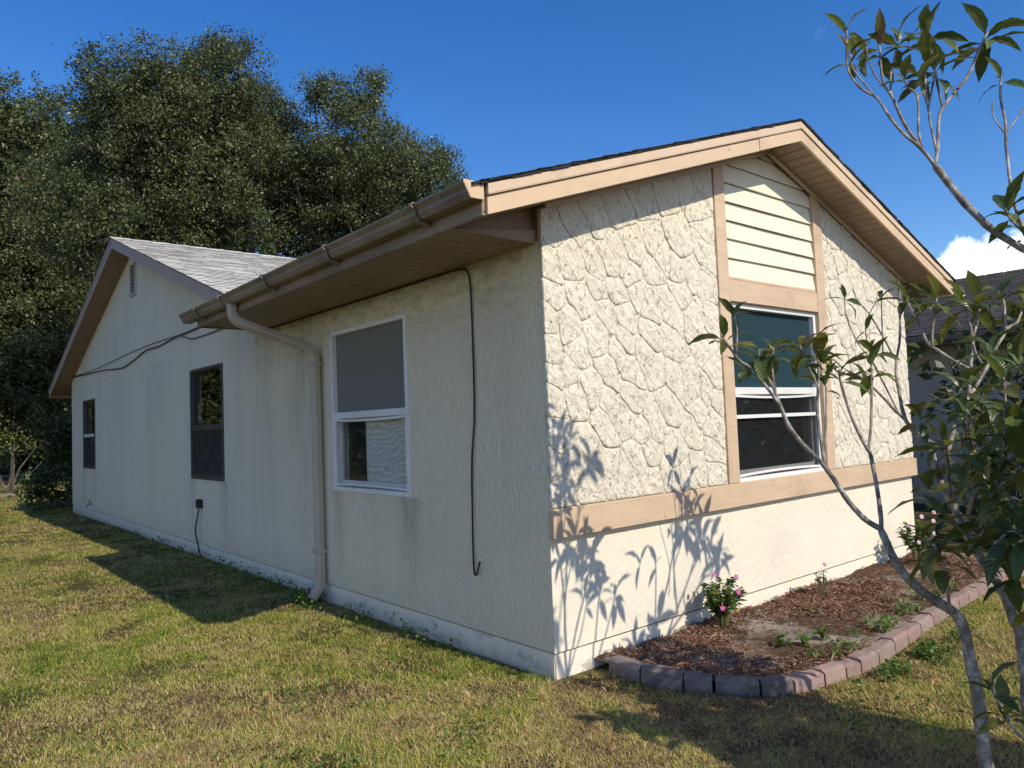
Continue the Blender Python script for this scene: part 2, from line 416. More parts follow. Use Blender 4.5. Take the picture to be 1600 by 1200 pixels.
foliage('loquat_mass_leaf', [(0.0, (0.04, 0.07, 0.018)), (0.6, (0.085, 0.12, 0.028)), (1.0, (0.15, 0.165, 0.04))], 0.35, 0.5, 0.25)
foliage('dry_leaf', [(0.0, (0.20, 0.10, 0.05)), (0.5, (0.33, 0.19, 0.10)), (1.0, (0.45, 0.33, 0.20))], 0.8, 0.1, 0.2)
foliage('petal', [(0.0, (0.55, 0.05, 0.30)), (1.0, (0.72, 0.14, 0.45))], 0.6, 0.2, 0.35)
foliage('pale_petal', [(0.0, (0.75, 0.35, 0.5)), (1.0, (0.85, 0.6, 0.7))], 0.6, 0.2, 0.35)
foliage('nest_leaf', [(0.0, (0.20, 0.07, 0.04)), (1.0, (0.34, 0.13, 0.07))], 0.8, 0.1, 0.1)

m = Mat('loquat_leaf', 0.33, 0.5)
oi = m.n.new('ShaderNodeObjectInfo')
sp = m.n.new('ShaderNodeSeparateXYZ'); m.l.new(m.tc.outputs['Object'], sp.inputs[0])
ay = m.math('ABSOLUTE', sp.outputs['Y'])
rib = m.math('SUBTRACT', 1.0, m.math('DIVIDE', ay, 0.012), True)
vein = m.math('SINE', m.math('MULTIPLY', m.math('SUBTRACT', sp.outputs['X'], m.math('MULTIPLY', ay, 0.9)), 75.0))
vf = m.math('MULTIPLY', m.math('SUBTRACT', vein, 0.55), 1.6, True)
base = m.ramp(oi.outputs['Random'], [(0.0, (0.04, 0.068, 0.017)), (0.45, (0.075, 0.11, 0.024)), (0.75, (0.12, 0.145, 0.032)), (0.9, (0.18, 0.175, 0.04)), (0.97, (0.26, 0.20, 0.04)), (1.0, (0.17, 0.08, 0.035))])
c = m.mix(m.math('MULTIPLY', vf, 0.28), base, (0.15, 0.18, 0.06))
c = m.mix(m.math('MULTIPLY', rib, 0.7), c, (0.22, 0.23, 0.09))
spots = m.ramp(m.noise(16, 4, 0.6, m.tc.outputs['Object']), [(0.66, 0.0), (0.74, 0.7)])
c = m.mix(spots, c, (0.13, 0.075, 0.03))
m.color(c); m.bump(vein, 0.35, 0.004); m.translucent(m.mix(0.5, c, (0.22, 0.28, 0.03)), 0.28)
MT['loquat_leaf'] = m.m

m = Mat('loquat_bark', 0.85, 0.15)
n1 = m.noise(22, 5, 0.65, m.pos((1, 1, 0.8)))
c = m.ramp(n1, [(0.3, (0.09, 0.075, 0.06)), (0.5, (0.25, 0.22, 0.185)), (0.68, (0.50, 0.47, 0.42))])
c = m.mix(m.ramp(m.noise(95, 3, 0.6, m.pos((0.35, 0.35, 1))), [(0.55, 0.0), (0.68, 0.6)]), c, (0.075, 0.06, 0.05))
m.color(c); m.bump(m.noise(70, 4, 0.7), 0.5, 0.004); MT['loquat_bark'] = m.m
m = Mat('oak_bark', 0.95, 0.1)
c = m.ramp(m.noise(6, 6, 0.65), [(0.35, (0.05, 0.042, 0.035)), (0.65, (0.15, 0.135, 0.115))])
m.color(c); m.bump(m.noise(14, 5, 0.7), 0.6, 0.03); MT['oak_bark'] = m.m
m = Mat('green_stem', 0.6, 0.2); m.color((0.12, 0.13, 0.05)); MT['green_stem'] = m.m
m = Mat('sandy_path', 1.0, 0.05); m.color(m.ramp(m.noise(3, 6, 0.7), [(0.3, (0.30, 0.26, 0.20)), (0.7, (0.48, 0.44, 0.36))])); MT['path'] = m.m

# ------------------------------------------------------------------ mesh helpers
ORG = {}


class MB:
    """collects simple solids and links them as ONE mesh object"""

    def __init__(s): s.v, s.f = [], []

    def add(s, vs, fs):
        o = len(s.v); s.v += [tuple(p) for p in vs]; s.f += [tuple(i + o for i in f) for f in fs]; return s

    def box(s, x0, x1, y0, y1, z0, z1):
        return s.hexa([(x0, y0, z0), (x1, y0, z0), (x1, y1, z0), (x0, y1, z0), (x0, y0, z1), (x1, y0, z1), (x1, y1, z1), (x0, y1, z1)])

    def hexa(s, p):
        return s.add(p, [(0, 3, 2, 1), (4, 5, 6, 7), (0, 1, 5, 4), (1, 2, 6, 5), (2, 3, 7, 6), (3, 0, 4, 7)])

    def prism(s, poly, d):
        """extrude a closed 3-D polygon by the vector d"""
        n = len(poly); d = Vector(d)
        vs = [Vector(p) for p in poly] + [Vector(p) + d for p in poly]
        return s.add(vs, [tuple(range(n))[::-1], tuple(range(n, 2 * n))] + [(i, (i + 1) % n, n + (i + 1) % n, n + i) for i in range(n)])

    def tube(s, pts, radii, n=8, cap=True, prof=None):
        pts = [Vector(p) for p in pts]
        if isinstance(radii, (int, float)): radii = [radii] * len(pts)
        rings = []; ref = None
        for i, p in enumerate(pts):
            t = (pts[min(i + 1, len(pts) - 1)] - pts[max(i - 1, 0)]).normalized()
            if ref is None:
                ref = Vector((0, 0, 1)) if abs(t.z) < 0.9 else Vector((1, 0, 0))
            a = (ref - t * ref.dot(t)).normalized(); ref = a; b = t.cross(a)
            if prof: ring = [p + a * q[0] * radii[i] + b * q[1] * radii[i] for q in prof]
            else: ring = [p + (a * math.cos(2 * math.pi * k / n) + b * math.sin(2 * math.pi * k / n)) * radii[i] for k in range(n)]
            rings.append(ring)
        k = len(rings[0]); o = len(s.v)
        for r in rings: s.v += [tuple(q) for q in r]
        for i in range(len(rings) - 1):
            for j in range(k):
                s.f.append((o + i * k + j, o + i * k + (j + 1) % k, o + (i + 1) * k + (j + 1) % k, o + (i + 1) * k + j))
        if cap:
            s.f.append(tuple(o + j for j in range(k))[::-1]); s.f.append(tuple(o + (len(rings) - 1) * k + j for j in range(k)))
        return s

    def build(s, name, mat, parent=None, bevel=0.0, smooth=False, kind=None, label=None):
        me = bpy.data.meshes.new(name)
        off = ORG.get(parent.name, Vector((0, 0, 0))) if parent else Vector((0, 0, 0))
        me.from_pydata([tuple(Vector(p) - off) for p in s.v], [], s.f)
        bm = bmesh.new(); bm.from_mesh(me)
        bmesh.ops.recalc_face_normals(bm, faces=bm.faces)
        if bevel:
            ed = [e for e in bm.edges if len(e.link_faces) == 2 and e.calc_face_angle(0) > 0.6]
            bmesh.ops.bevel(bm, geom=ed, offset=bevel, segments=1, affect='EDGES', clamp_overlap=True)
        bm.to_mesh(me); bm.free()
        if smooth: me.polygons.foreach_set('use_smooth', [True] * len(me.polygons))
        me.materials.append(MT[mat])
        return link(name, me, parent, kind, label)


def link(name, me, parent=None, kind=None, label=None):
    o = bpy.data.objects.new(name, me); COL.objects.link(o)
    if parent: o.parent = parent; ORG[o.name] = ORG.get(parent.name, Vector((0, 0, 0)))
    else: ORG[o.name] = Vector((0, 0, 0))
    if kind: o['kind'] = kind
    if label: o['label'] = label
    return o


def root(name, loc, label, cat, group=None):
    o = bpy.data.objects.new(name, None); COL.objects.link(o); o.location = loc
    o.empty_display_size = 0.2
    ORG[o.name] = Vector(loc)
    o['label'] = label; o['category'] = cat
    if group: o['group'] = group
    return o


def tag(o, label, cat, group=None):
    o['label'] = label; o['category'] = cat
    if group: o['group'] = group
    return o


def np_mesh(name, verts, quads, mat, parent=None, kind=None, attr=None, tris=False):
    """big mesh from numpy: verts (N,3), quads (M,4)"""
    me = bpy.data.meshes.new(name)
    off = ORG.get(parent.name, Vector((0, 0, 0))) if parent else Vector((0, 0, 0))
    verts = np.asarray(verts, dtype=np.float32) - np.array(off, dtype=np.float32)
    quads = np.asarray(quads, dtype=np.int32); k = quads.shape[1]
    me.vertices.add(len(verts)); me.vertices.foreach_set('co', verts.ravel())
    me.loops.add(quads.size); me.loops.foreach_set('vertex_index', quads.ravel())
    me.polygons.add(len(quads))
    me.polygons.foreach_set('loop_start', np.arange(0, quads.size, k, dtype=np.int32))
    me.polygons.foreach_set('loop_total', np.full(len(quads), k, dtype=np.int32))
    me.update(calc_edges=True); me.validate()
    if attr is not None:
        a = me.attributes.new('tone', 'FLOAT', 'POINT'); a.data.foreach_set('value', np.asarray(attr, dtype=np.float32))
    me.materials.append(MT[mat])
    return link(name, me, parent, kind)


def unit(v): return v / np.maximum(np.linalg.norm(v, axis=-1, keepdims=True), 1e-9)


def leaves_np(cen, length, width, rng, up_bias=0.4, fold=0.25, direc=None, jit=1.0):
    """one folded leaf (2 quads sharing a midrib) at every centre -> verts, quads"""
    n = len(cen)
    d = rng.normal(size=(n, 3)) * jit
    if direc is not None: d = d + direc
    d = unit(d)
    nr = rng.normal(size=(n, 3)); nr[:, 2] += up_bias * 3
    nr = unit(nr - d * (nr * d).sum(1, keepdims=True))
    sd = np.cross(d, nr)
    L = (length * rng.uniform(0.65, 1.25, n))[:, None]; Wd = (width * rng.uniform(0.7, 1.2, n))[:, None]
    base = cen; mid = cen + d * L * 0.5; tip = cen + d * L - nr * L * 0.12
    lf = mid + sd * Wd * 0.5 + nr * Wd * fold; rg = mid - sd * Wd * 0.5 + nr * Wd * fold
    v = np.stack([base, lf, tip, rg], 1).reshape(-1, 3)
    q = np.arange(n * 4).reshape(-1, 4)
    return v, q


# ------------------------------------------------------------------ the lawn sheet and far ground
gv, gq = [], []
xs = np.concatenate([[-600, -200, -80, -40], np.linspace(-25, 25, 51), [40, 80, 200, 600]])
ys = np.concatenate([[-600, -200, -80, -40], np.linspace(-25, 45, 71), [60, 100, 200, 600]])
gx, gy = np.meshgrid(xs, ys, indexing='ij')
gz = np.array([[mnoise.noise(Vector((x * 0.35, y * 0.35, 1.7))) * 0.02 - 0.012 if abs(x) < 30 and abs(y) < 50 else -0.01 for y in ys] for x in xs])
gv = np.stack([gx, gy, gz], -1).reshape(-1, 3)
ny = len(ys)
gq = np.array([[i * ny + j, (i + 1) * ny + j, (i + 1) * ny + j + 1, i * ny + j + 1] for i in range(len(xs) - 1) for j in range(ny - 1)])
lawn = np_mesh('lawn', gv, gq, 'soil', kind='structure')

# ------------------------------------------------------------------ HOUSE
W, LEN = 5.07, 15.16
house = root('house', (0, 0, 0), 'cream stucco house with a stone patterned front gable and tan trim, nearest the camera', 'house')
AX = 2.57                                            # apex of the front gable


def zr(x): return 3.668 - 0.337 * abs(x - AX)        # underside of the front rake boards
def zsoff(x): return zr(x) + 0.012
def zrear(y): return 4.555 - 0.334 * abs(y - 9.75)   # underside of the rear rake boards


def side(u, n, z): return (-n, u, z)                 # side wall: u along y, n outwards
def front(u, n, z): return (u, -n, z)                # front wall


def wall_sheet(mb, mp, u0, u1, z0, zt, holes, depth):
    """wall face with rectangular openings and their reveals; zt(u) is the sloping top"""
    us = sorted({u0, u1, *[h[0] for h in holes], *[h[1] for h in holes]})
    zs = sorted({z0, *[h[2] for h in holes], *[h[3] for h in holes]})
    ztop = 2.5
    zs = sorted({*zs, ztop})
    for a, b in zip(us[:-1], us[1:]):
        for c, d in zip(zs[:-1], zs[1:]):
            if any(h[0] <= a and b <= h[1] and h[2] <= c and d <= h[3] for h in holes): continue
            mb.add([mp(a, 0, c), mp(b, 0, c), mp(b, 0, d), mp(a, 0, d)], [(0, 1, 2, 3)])
    brk = sorted({*us, *zt[1]})
    for a, b in zip(brk[:-1], brk[1:]):
        mb.add([mp(a, 0, ztop), mp(b, 0, ztop), mp(b, 0, zt[0](b)), mp(a, 0, zt[0](a))], [(0, 1, 2, 3)])
    for (a, b, c, d) in holes:
        for p, q in (((a, c), (b, c)), ((b, c), (b, d)), ((b, d), (a, d)), ((a, d), (a, c))):
            mb.add([mp(p[0], 0, p[1]), mp(q[0], 0, q[1]), mp(q[0], -depth, q[1]), mp(p[0], -depth, p[1])], [(0, 1, 2, 3)])


ZF = 0.146
WINS = {'w1': (1.517, 2.772, 0.986, 2.371), 'w2': (5.593, 6.821, 0.964, 2.355), 'w3': (12.767, 13.893, 0.951, 2.300)}
FW = (1.925, 3.262, 0.986, 2.372)


def side_top(y):
    return 2.60 if y < 4.34 else zrear(y) + 0.05


mb = MB(); wall_sheet(mb, side, 0.0, LEN, ZF, (side_top, [4.339, 4.341, 9.75]), list(WINS.values()), 0.14)
mb.add([(0, LEN, ZF), (9, LEN, ZF), (9, LEN, 2.75), (0, LEN, 2.75)], [(0, 1, 2, 3)])
mb.add([(0, 0, ZF), (0, LEN, ZF), (0.03, LEN, ZF), (0.03, 0, ZF)], [(0, 1, 2, 3)])
mb.build('side_wall', 'stucco', house)
mb = MB(); wall_sheet(mb, front, 0.0, W, ZF, (lambda x: zr(x) + 0.06, [AX]), [FW], 0.14)
mb.add([(W, 0, ZF), (W, 6, ZF), (W, 6, 2.85), (W, 0, 2.85)], [(0, 1, 2, 3)])
mb.add([(0, 0, ZF), (W, 0, ZF), (W, 0.03, ZF), (0, 0.03, ZF)], [(0, 1, 2, 3)])
mb.build('front_wall', 'front_stucco', house)
# dark rooms behind the windows
mb = MB()
for q in (((4.9, 0.02, .2), (4.9, 15, .2), (4.9, 15, 2.48), (4.9, .02, 2.48)), ((.02, 15, .2), (4.9, 15, .2), (4.9, 15, 2.48), (.02, 15, 2.48)), ((.02, .02, .2), (4.9, .02, .2), (4.9, 15, .2), (.02, 15, .2)), ((.02, .02, 2.48), (4.9, .02, 2.48), (4.9, 15, 2.48), (.02, 15, 2.48)),
          ((.16, 4.4, .2), (4.9, 4.4, .2), (4.9, 4.4, 2.48), (.16, 4.4, 2.48)), ((.16, 9.4, .2), (4.9, 9.4, .2), (4.9, 9.4, 2.48), (.16, 9.4, 2.48))):
    mb.add(q, [(0, 1, 2, 3)])
mb.build('room', 'interior_paint', house)
# slab edge, a finger behind the wall face, lumpy at the foot
mb = MB()
pts = [(0.012, LEN - 0.01)] + [(0.012, y) for y in np.linspace(LEN - 0.2, 0.022, 70)] + [(0.3, 0.022), (0.3, LEN - 0.01)]
bot = []
for (x, y) in pts:
    j = 0.020 * abs(mnoise.noise(Vector((x * 5, y * 5, 0)))) + 0.006
    bot.append((x - (j if x < 0.1 else 0), y - (j if y < 0.1 else 0), -0.12))
n = len(pts); mid = [(b[0], b[1], 0.03 + 0.02 * mnoise.noise(Vector((p[0] * 3, p[1] * 3, 4)))) for b, p in zip(bot, pts)]
tp = [(p[0], p[1], ZF - 0.010) for p in pts]
mb.add(bot + mid + tp, [(i, (i + 1) % n, n + (i + 1) % n, n + i) for i in range(n)] + [(n + i, n + (i + 1) % n, 2 * n + (i + 1) % n, 2 * n + i) for i in range(n)])
mb.build('foundation', 'foundation', house)
mb = MB(); N = 40; vs = []
for k in range(N + 1):
    x = 0.014 + (W - .03) * k / N; j = 0.012 * abs(mnoise.noise(Vector((x * 5, 0, 3))))
    vs += [(x, 0.014, ZF - .013), (x, 0.010 - j * .5, .06), (x, 0.004 - j, -.1), (x, .02, ZF - .013)]
mb.add(vs, [q for k in range(N) for q in ((k * 4, k * 4 + 1, k * 4 + 5, k * 4 + 4), (k * 4 + 1, k * 4 + 2, k * 4 + 6, k * 4 + 5), (k * 4, k * 4 + 4, k * 4 + 7, k * 4 + 3))])
mb.add([(0.014, .014, ZF - .013), (0.014, .022, ZF - .013), (0.006, .022, -.1), (0.004, .004, -.1)], [(0, 1, 2, 3)])
mb.build('foundation', 'front_stucco', house)

# ---- trim boards on the front
BZ0, BZ1 = 0.817, 0.992


def board(pts_xz, y0, y1, name='trim_board', mat='trim_paint', bevel=0.004):
    mb = MB(); mb.prism([(x, y0, z) for x, z in pts_xz], (0, y1 - y0, 0)); return mb.build(name, mat, house, bevel)


board([(-0.012, BZ0), (2.62, BZ0), (2.62, BZ1), (-0.012, BZ1)], -0.052, -0.002)
board([(2.6215, BZ0), (W + 0.03, BZ0), (W + 0.03, BZ1), (2.6215, BZ1)], -0.051, -0.002)
TL0, TL1, TR0, TR1 = 1.785, 1.922, 3.265, 3.408
board([(TL0, BZ1 + .002), (TL1, BZ1 + .002), (TL1, zsoff(TL1) - .004), (TL0, zsoff(TL0) - .004)], -0.050, -0.002)
board([(TR0, BZ1 + .002), (TR1, BZ1 + .002), (TR1, zsoff(TR1) - .004), (TR0, zsoff(TR0) - .004)], -0.050, -0.002)
board([(TL1 + .002, 2.378), (TR0 - .002, 2.378), (TR0 - .002, 2.548), (TL1 + .002, 2.548)], -0.047, -0.002)
board([(TL1 + .002, 2.550), (TR0 - .002, 2.550), (TR0 - .002, 2.572), (TL1 + .002, 2.572)], -0.040, -0.002)
# thin batten closing the soffit against the wall on both slopes
for sgn, xe in ((-1, 0.01), (1, W)):
    a, b = AX, xe
    board([(a, zsoff(a) - 0.03), (b, zsoff(b) - 0.03), (b, zsoff(b) - 0.002), (a, zsoff(a) - 0.002)], -0.074, -0.051, bevel=0)

# ---- lap siding in the panel over the front window
LZ = [2.574, 2.722, 2.870, 3.018, 3.166, 3.314, 3.462, 3.61, 3.70]
for i, (a, b) in enumerate(zip(LZ[:-1], LZ[1:])):
    xl, xr = TL1 + .003, TR0 - .003
    mb = MB()
    top = [(xl, b), (xr, b)]
    poly = [(xl, a), (xr, a)]
    # clip by the soffit slope
    N = 12
    xs_ = [xl + (xr - xl) * k / N for k in range(N + 1)]
    lim = [min(b, zsoff(x) - 0.006) for x in xs_]
    cols = [(x, l) for x, l in zip(xs_, lim) if l > a + 0.004]
    if len(cols) < 2: continue
    vs = []
    for x, l in cols:
        t = (l - a) / (b - a)
        yb = -0.034 + 0.0025 * math.sin(x * 3 + i); yt = -0.034 + 0.022 * t
        vs += [(x, yb, a + 0.004 * math.sin(x * 2.2 + i * 1.7)), (x, yt, l), (x, yb + 0.014, a + 0.001)]
    fs = []
    for k in range(len(cols) - 1):
        o = k * 3
        fs += [(o, o + 3, o + 4, o + 1), (o, o + 2, o + 5, o + 3)]
    mb.add(vs, fs); mb.build('siding_board', 'siding_paint', house)

# ---- cast stones: hand-placed seeds -> cells -> one lumpy slab each
SEEDS = [(0.09,2.69),(0.28,2.76),(0.46,2.83),(0.68,2.92),(0.96,3.02),(1.21,3.09),(1.45,3.18),(1.67,3.26),(0.03,2.43),(0.24,2.5),(0.49,2.48),(0.57,2.53),(0.7,2.58),(0.83,2.65),(0.82,2.47),(1.06,2.73),(1.14,2.63),(1.33,2.8),(1.64,2.91),(1.59,3.02),(1.63,2.74),(0.04,2.3),(0.32,2.27),(0.5,2.35),(0.64,2.34),(0.88,2.36),(1.04,2.49),(0.97,2.28),(1.29,2.54),(1.33,2.4),(1.49,2.53),(1.62,2.45),(0.01,2.14),(0.2,2.06),(0.55,2.19),(0.73,2.16),(0.44,2.05),(0.71,2.03),(0.96,2.09),(1.08,2.36),(1.23,2.23),(1.46,2.19),(1.63,2.28),(1.21,2.01),(1.58,2.0),(0.03,1.91),(0.26,1.96),(0.65,1.93),(0.91,1.94),(0.05,1.8),(0.17,1.79),(0.38,1.7),(0.04,1.64),(0.23,1.65),(0.54,1.81),(0.76,1.83),(1.01,1.84),(1.22,1.78),(1.41,1.72),(1.6,1.66),(1.68,1.83),(0.77,1.65),(0.53,1.6),(1.14,1.59),(0.96,1.48),(1.49,1.56),(1.71,1.58),(1.7,1.47),(1.64,1.38),(1.38,1.37),(0.84,1.41),(0.7,1.49),(0.47,1.49),(1.18,1.28),(0.08,1.42),(0.31,1.34),(0.02,1.23),(0.2,1.21),(0.52,1.19),(0.8,1.23),(0.91,1.28),(0.93,1.09),(0.65,1.11),(1.42,1.15),(1.29,1.08),(1.63,1.24),(1.65,1.07),(0.29,1.12),(1.1,1.08),(0.08,1.11)]
SEEDS_R = []
random.seed(5)
for k in range(400):
    p = (random.uniform(3.38, 5.1), random.uniform(0.95, 3.5))
    if all(((p[0] - q[0]) / 0.8) ** 2 + ((p[1] - q[1]) / 1.15) ** 2 > 0.165 ** 2 for q in SEEDS_R): SEEDS_R.append(p)


def clip(poly, nx, nz, d):
    out = []
    for i in range(len(poly)):
        a, b = poly[i], poly[(i + 1) % len(poly)]
        da, db = nx * a[0] + nz * a[1] - d, nx * b[0] + nz * b[1] - d
        if da <= 0: out.append(a)
        if (da < 0 < db) or (db < 0 < da):
            t = da / (da - db); out.append((a[0] + (b[0] - a[0]) * t, a[1] + (b[1] - a[1]) * t))
    return out


def cells(seeds, region):
    out = []
    # slanted metric: stones lean down to the right
    def T(p): return (p[0] + 0.30 * p[1], p[1] * 0.80 - 0.05 * p[0])
    S = [T(p) for p in seeds]
    for i, p in enumerate(seeds):
        poly = list(region)
        for j, q in enumerate(seeds):
            if i == j or (p[0] - q[0]) ** 2 + (p[1] - q[1]) ** 2 > 0.9: continue
            # |T(x)-Si|^2 <= |T(x)-Sj|^2
            ax, az_ = S[i]; bx, bz = S[j]
            gx_, gz_ = 2 * (bx - ax), 2 * (bz - az_); dd = bx * bx + bz * bz - ax * ax - az_ * az_
            poly = clip(poly, gx_ * 1 + gz_ * (-0.05), gx_ * 0.30 + gz_ * 0.80, dd)
            if len(poly) < 3: break
        if len(poly) >= 3: out.append(poly)
    return out


def stone(poly, idx):
    n = len(poly)
    # resample the edges, warp them, then pull back for the joint
    pts = []
    for i in range(n):
        a, b = Vector(poly[i]), Vector(poly[(i + 1) % n])
        k = max(1, int((b - a).length / 0.035))
        for t in range(k):
            pts.append(a.lerp(b, t / k))
    area = abs(sum(pts[i].x * pts[(i + 1) % len(pts)].y - pts[(i + 1) % len(pts)].x * pts[i].y for i in range(len(pts)))) / 2
    if area < 0.003: return
    cx = sum((p for p in pts), Vector((0, 0))) / len(pts)
    wp = []
    edge = []
    for p in pts:
        on = p.x < 0.006 or abs(p.x - (TL0 - .004)) < .004 or abs(p.x - (TR1 + .004)) < .004 or p.x > W - .006 or p.y < BZ1 + .004 or p.y > zsoff(p.x) - 0.01
        w_ = Vector((mnoise.noise(Vector((p.x * 6.5, p.y * 6.5, 0))), mnoise.noise(Vector((p.x * 6.5, p.y * 6.5, 9))))) * (0.0 if on else 0.034)
        wp.append(p + w_)
    m_ = len(wp)
    for _ in range(1):                      # round the corners a little
        wp = [wp[i] * 0.6 + (wp[i - 1] + wp[(i + 1) % m_]) * 0.2 if pts[i].x > 0.006 else wp[i] for i in range(m_)]
    h0 = random.uniform(-0.002, 0.003); tx, tz = random.uniform(-.018, .018), random.uniform(-.018, .018)
    vs = []; fs = []
    rings = [(-0.0014, 0.0, 0.022), (-0.0020, 0.0, 0.0335), (-0.0040, 0.0, 0.0364), (-0.010, 0.08, 0.0375), (0, 0.30, 0.038), (0, 0.55, 0.039), (0, 0.8, 0.0395)]
    sh = []
    for i in range(m_):
        d = cx - wp[i]; sh.append((d.normalized() if d.length > 1e-6 else Vector((0, 0)), d.length))
    for gap, fr, h in rings:
        for i in range(m_):
            dn, dl = sh[i]
            p = wp[i] + dn * min(-gap if gap < 0 else 0.012, dl * 0.5)
            p = p.lerp(cx, fr)
            hh = h
            if h > 0.01:
                hh += h0 + tx * (p.x - cx.x) + tz * (p.y - cx.y)
                r_ = mnoise.fractal(Vector((p.x * 13 + 3, p.y * 11, idx * .37)), 1.0, 2.0, 3)
                hh += 0.0042 * r_ * (0.3 if h < 0.036 else 1.0)
            vs.append((p.x, -hh, p.y))
    o = len(vs); vs.append((cx.x, -(0.046 + h0 + 0.006 * mnoise.noise(Vector((cx.x * 9, cx.y * 9, 0)))), cx.y))
    for r in range(len(rings) - 1):
        for i in range(m_):
            fs.append((r * m_ + i, r * m_ + (i + 1) % m_, (r + 1) * m_ + (i + 1) % m_, (r + 1) * m_ + i))
    q = (len(rings) - 1) * m_
    for i in range(m_): fs.append((q + i, q + (i + 1) % m_, o))
    mb = MB(); mb.add(vs, fs); mb.build('stone', 'cast_stone', house, smooth=True)


def region(x0, x1):
    lo = [(x0, BZ1 + .003), (x1, BZ1 + .003)]
    ztop = [(x1, zsoff(x1) - .012), (x0, zsoff(x0) - .012)]
    return lo + ztop


mb = MB()
for x0, x1 in ((0.001, TL0), (TR1, W - .001)):
    mb.prism([(x, -0.002, z) for x, z in region(x0, x1)], (0, -0.0275, 0))
mb.build('mortar_bed', 'cast_stone', house, kind='stuff')
for i, pl in enumerate(cells(SEEDS, region(-0.004, TL0 - .003))): stone(pl, i)
for i, pl in enumerate(cells(SEEDS_R, region(TR1 + .003, W))): stone(pl, 200 + i)

# ---- front gable roof: rake boards, drip strip, soffit boards, shingles
YR = -0.352
for sgn in (-1, 1):
    xe = -0.655 if sgn < 0 else 5.535
    def strip(a, b, y0, y1, name, mat):
        cut = 0.0 if sgn < 0 else 0.03
        mb = MB(); mb.prism([(AX, y0, zr(AX) + a), (xe, y0, zr(xe) + a), (xe, y0, zr(xe) + b), (AX, y0, zr(AX) + b)], (0, y1 - y0, 0))
        return mb.build(name, mat, house, 0.002)
    if sgn > 0: strip(0.0, 0.096, YR, YR + 0.022, 'rake_board', 'rake_paint')
    else:                                  # the left rake is pieced from two lengths, a hair out of line
        for xa, xb, o_, dy in ((AX, 1.955, 0.0, 0.0), (1.951, xe, -0.002, 0.003)):
            mb = MB(); mb.prism([(xa, YR + dy, zr(xa) + o_), (xb, YR + dy, zr(xb) + o_), (xb, YR + dy, zr(xb) + .096 + o_), (xa, YR + dy, zr(xa) + .096 + o_)], (0, 0.02, 0)); mb.build('rake_board', 'rake_paint', house, 0.002)
    strip(0.0975, 0.103, YR - 0.012, YR + 0.02, 'drip_edge', 'drip_metal')
    strip(0.1045, 0.158, YR - 0.007, YR + 0.02, 'drip_board', 'drip_metal')
# soffit boards under both slopes of the rake (pitch 98 mm, open groove between)
for sgn in (-1, 1):
    x = AX + sgn * 0.012
    while (sgn > 0 and x < 5.50) or (sgn < 0 and x > -0.62):
        a, b = x, x + sgn * 0.089
        mb = MB(); t = 0.012
        y0, y1 = YR + 0.024, (-0.002 if -0.0 < min(a, b) and max(a, b) < W else 0.3)
        mb.hexa([(a, y0, zsoff(a)), (b, y0, zsoff(b)), (b, y1, zsoff(b)), (a, y1, zsoff(a)), (a, y0, zsoff(a) + t), (b, y0, zsoff(b) + t), (b, y1, zsoff(b) + t), (a, y1, zsoff(a) + t)])
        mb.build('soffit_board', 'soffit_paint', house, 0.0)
        x += sgn * 0.098
mb = MB()                                  # dark backing above the boards
for xa, xb in ((AX, -0.64), (AX, 5.52)):
    mb.hexa([(xa, YR + .024, zsoff(xa) + .016), (xb, YR + .024, zsoff(xb) + .016), (xb, 0.3, zsoff(xb) + .016), (xa, 0.3, zsoff(xa) + .016),
             (xa, YR + .024, zsoff(xa) + .10), (xb, YR + .024, zsoff(xb) + .10), (xb, 0.3, zsoff(xb) + .10), (xa, 0.3, zsoff(xa) + .10)])
mb.build('soffit_backing', 'bronze_metal', house)

# long eave over the side wall: flat boarded soffit, fascia, gutter
EX, EY0, EY1, EZ = -0.655, YR, 4.30, 2.588
y = 0.045
soff_me = None
while y < EY1 - 0.01:
    if soff_me is None:
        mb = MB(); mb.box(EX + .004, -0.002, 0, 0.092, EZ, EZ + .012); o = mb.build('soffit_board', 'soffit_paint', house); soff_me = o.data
    else:
        o = link('soffit_board', soff_me, house)
    o.location = (0, y, 0); y += 0.098
mb = MB(); mb.box(EX + .01, -0.003, 0.045, EY1 - .01, EZ + .018, EZ + .03); mb.build('soffit_backing', 'bronze_metal', house)
board([(EX + .01, EZ), (-0.003, EZ), (-0.003, EZ + 0.085), (EX + .01, zsoff(EX) + .0)], 0.018, 0.043, bevel=0.002, mat='soffit_paint')     # lower band of the return
board([(EX + .01, EZ + .032), (-0.001, EZ + .032), (-0.001, zsoff(0) + .01), (EX + .01, zsoff(EX) + .01)], 0.046, 0.058, name='return_panel', bevel=0, mat='soffit_paint')
board([(0.001, 2.598), (0.012, 2.598), (0.012, zsoff(0) + .02), (0.001, zsoff(0) + .02)], 0.002, 0.4, name='return_panel', bevel=0, mat='soffit_paint')     # fills the step up to the rake soffit
mb = MB(); mb.box(EX - 0.022, EX, EY0 + 0.024, EY1, EZ - 0.012, EZ + 0.155); mb.build('fascia_board', 'gutter_paint', house, 0.003)
mb = MB(); mb.box(EX, -0.003, EY1, EY1 + 0.02, EZ - 0.012, EZ + 0.12); mb.build('fascia_board', 'gutter_paint', house, 0.003)
# right eave of the front wing
mb = MB(); mb.box(5.535, 5.557, EY0 + 0.024, 6.0, zr(5.535) - 0.0, zr(5.535) + 0.15); mb.build('fascia_board', 'rake_paint', house, 0.003)
mb = MB(); mb.box(W, 5.53, 0.31, 6.0, zr(5.535) + 0.002, zr(5.535) + 0.014); mb.build('soffit_panel', 'soffit_paint', house)
board([(W, zr(5.535)), (5.53, zr(5.535)), (5.53, zr(5.535) + .012), (W, zsoff(W) - .004)], 0.286, 0.308, bevel=0.002)

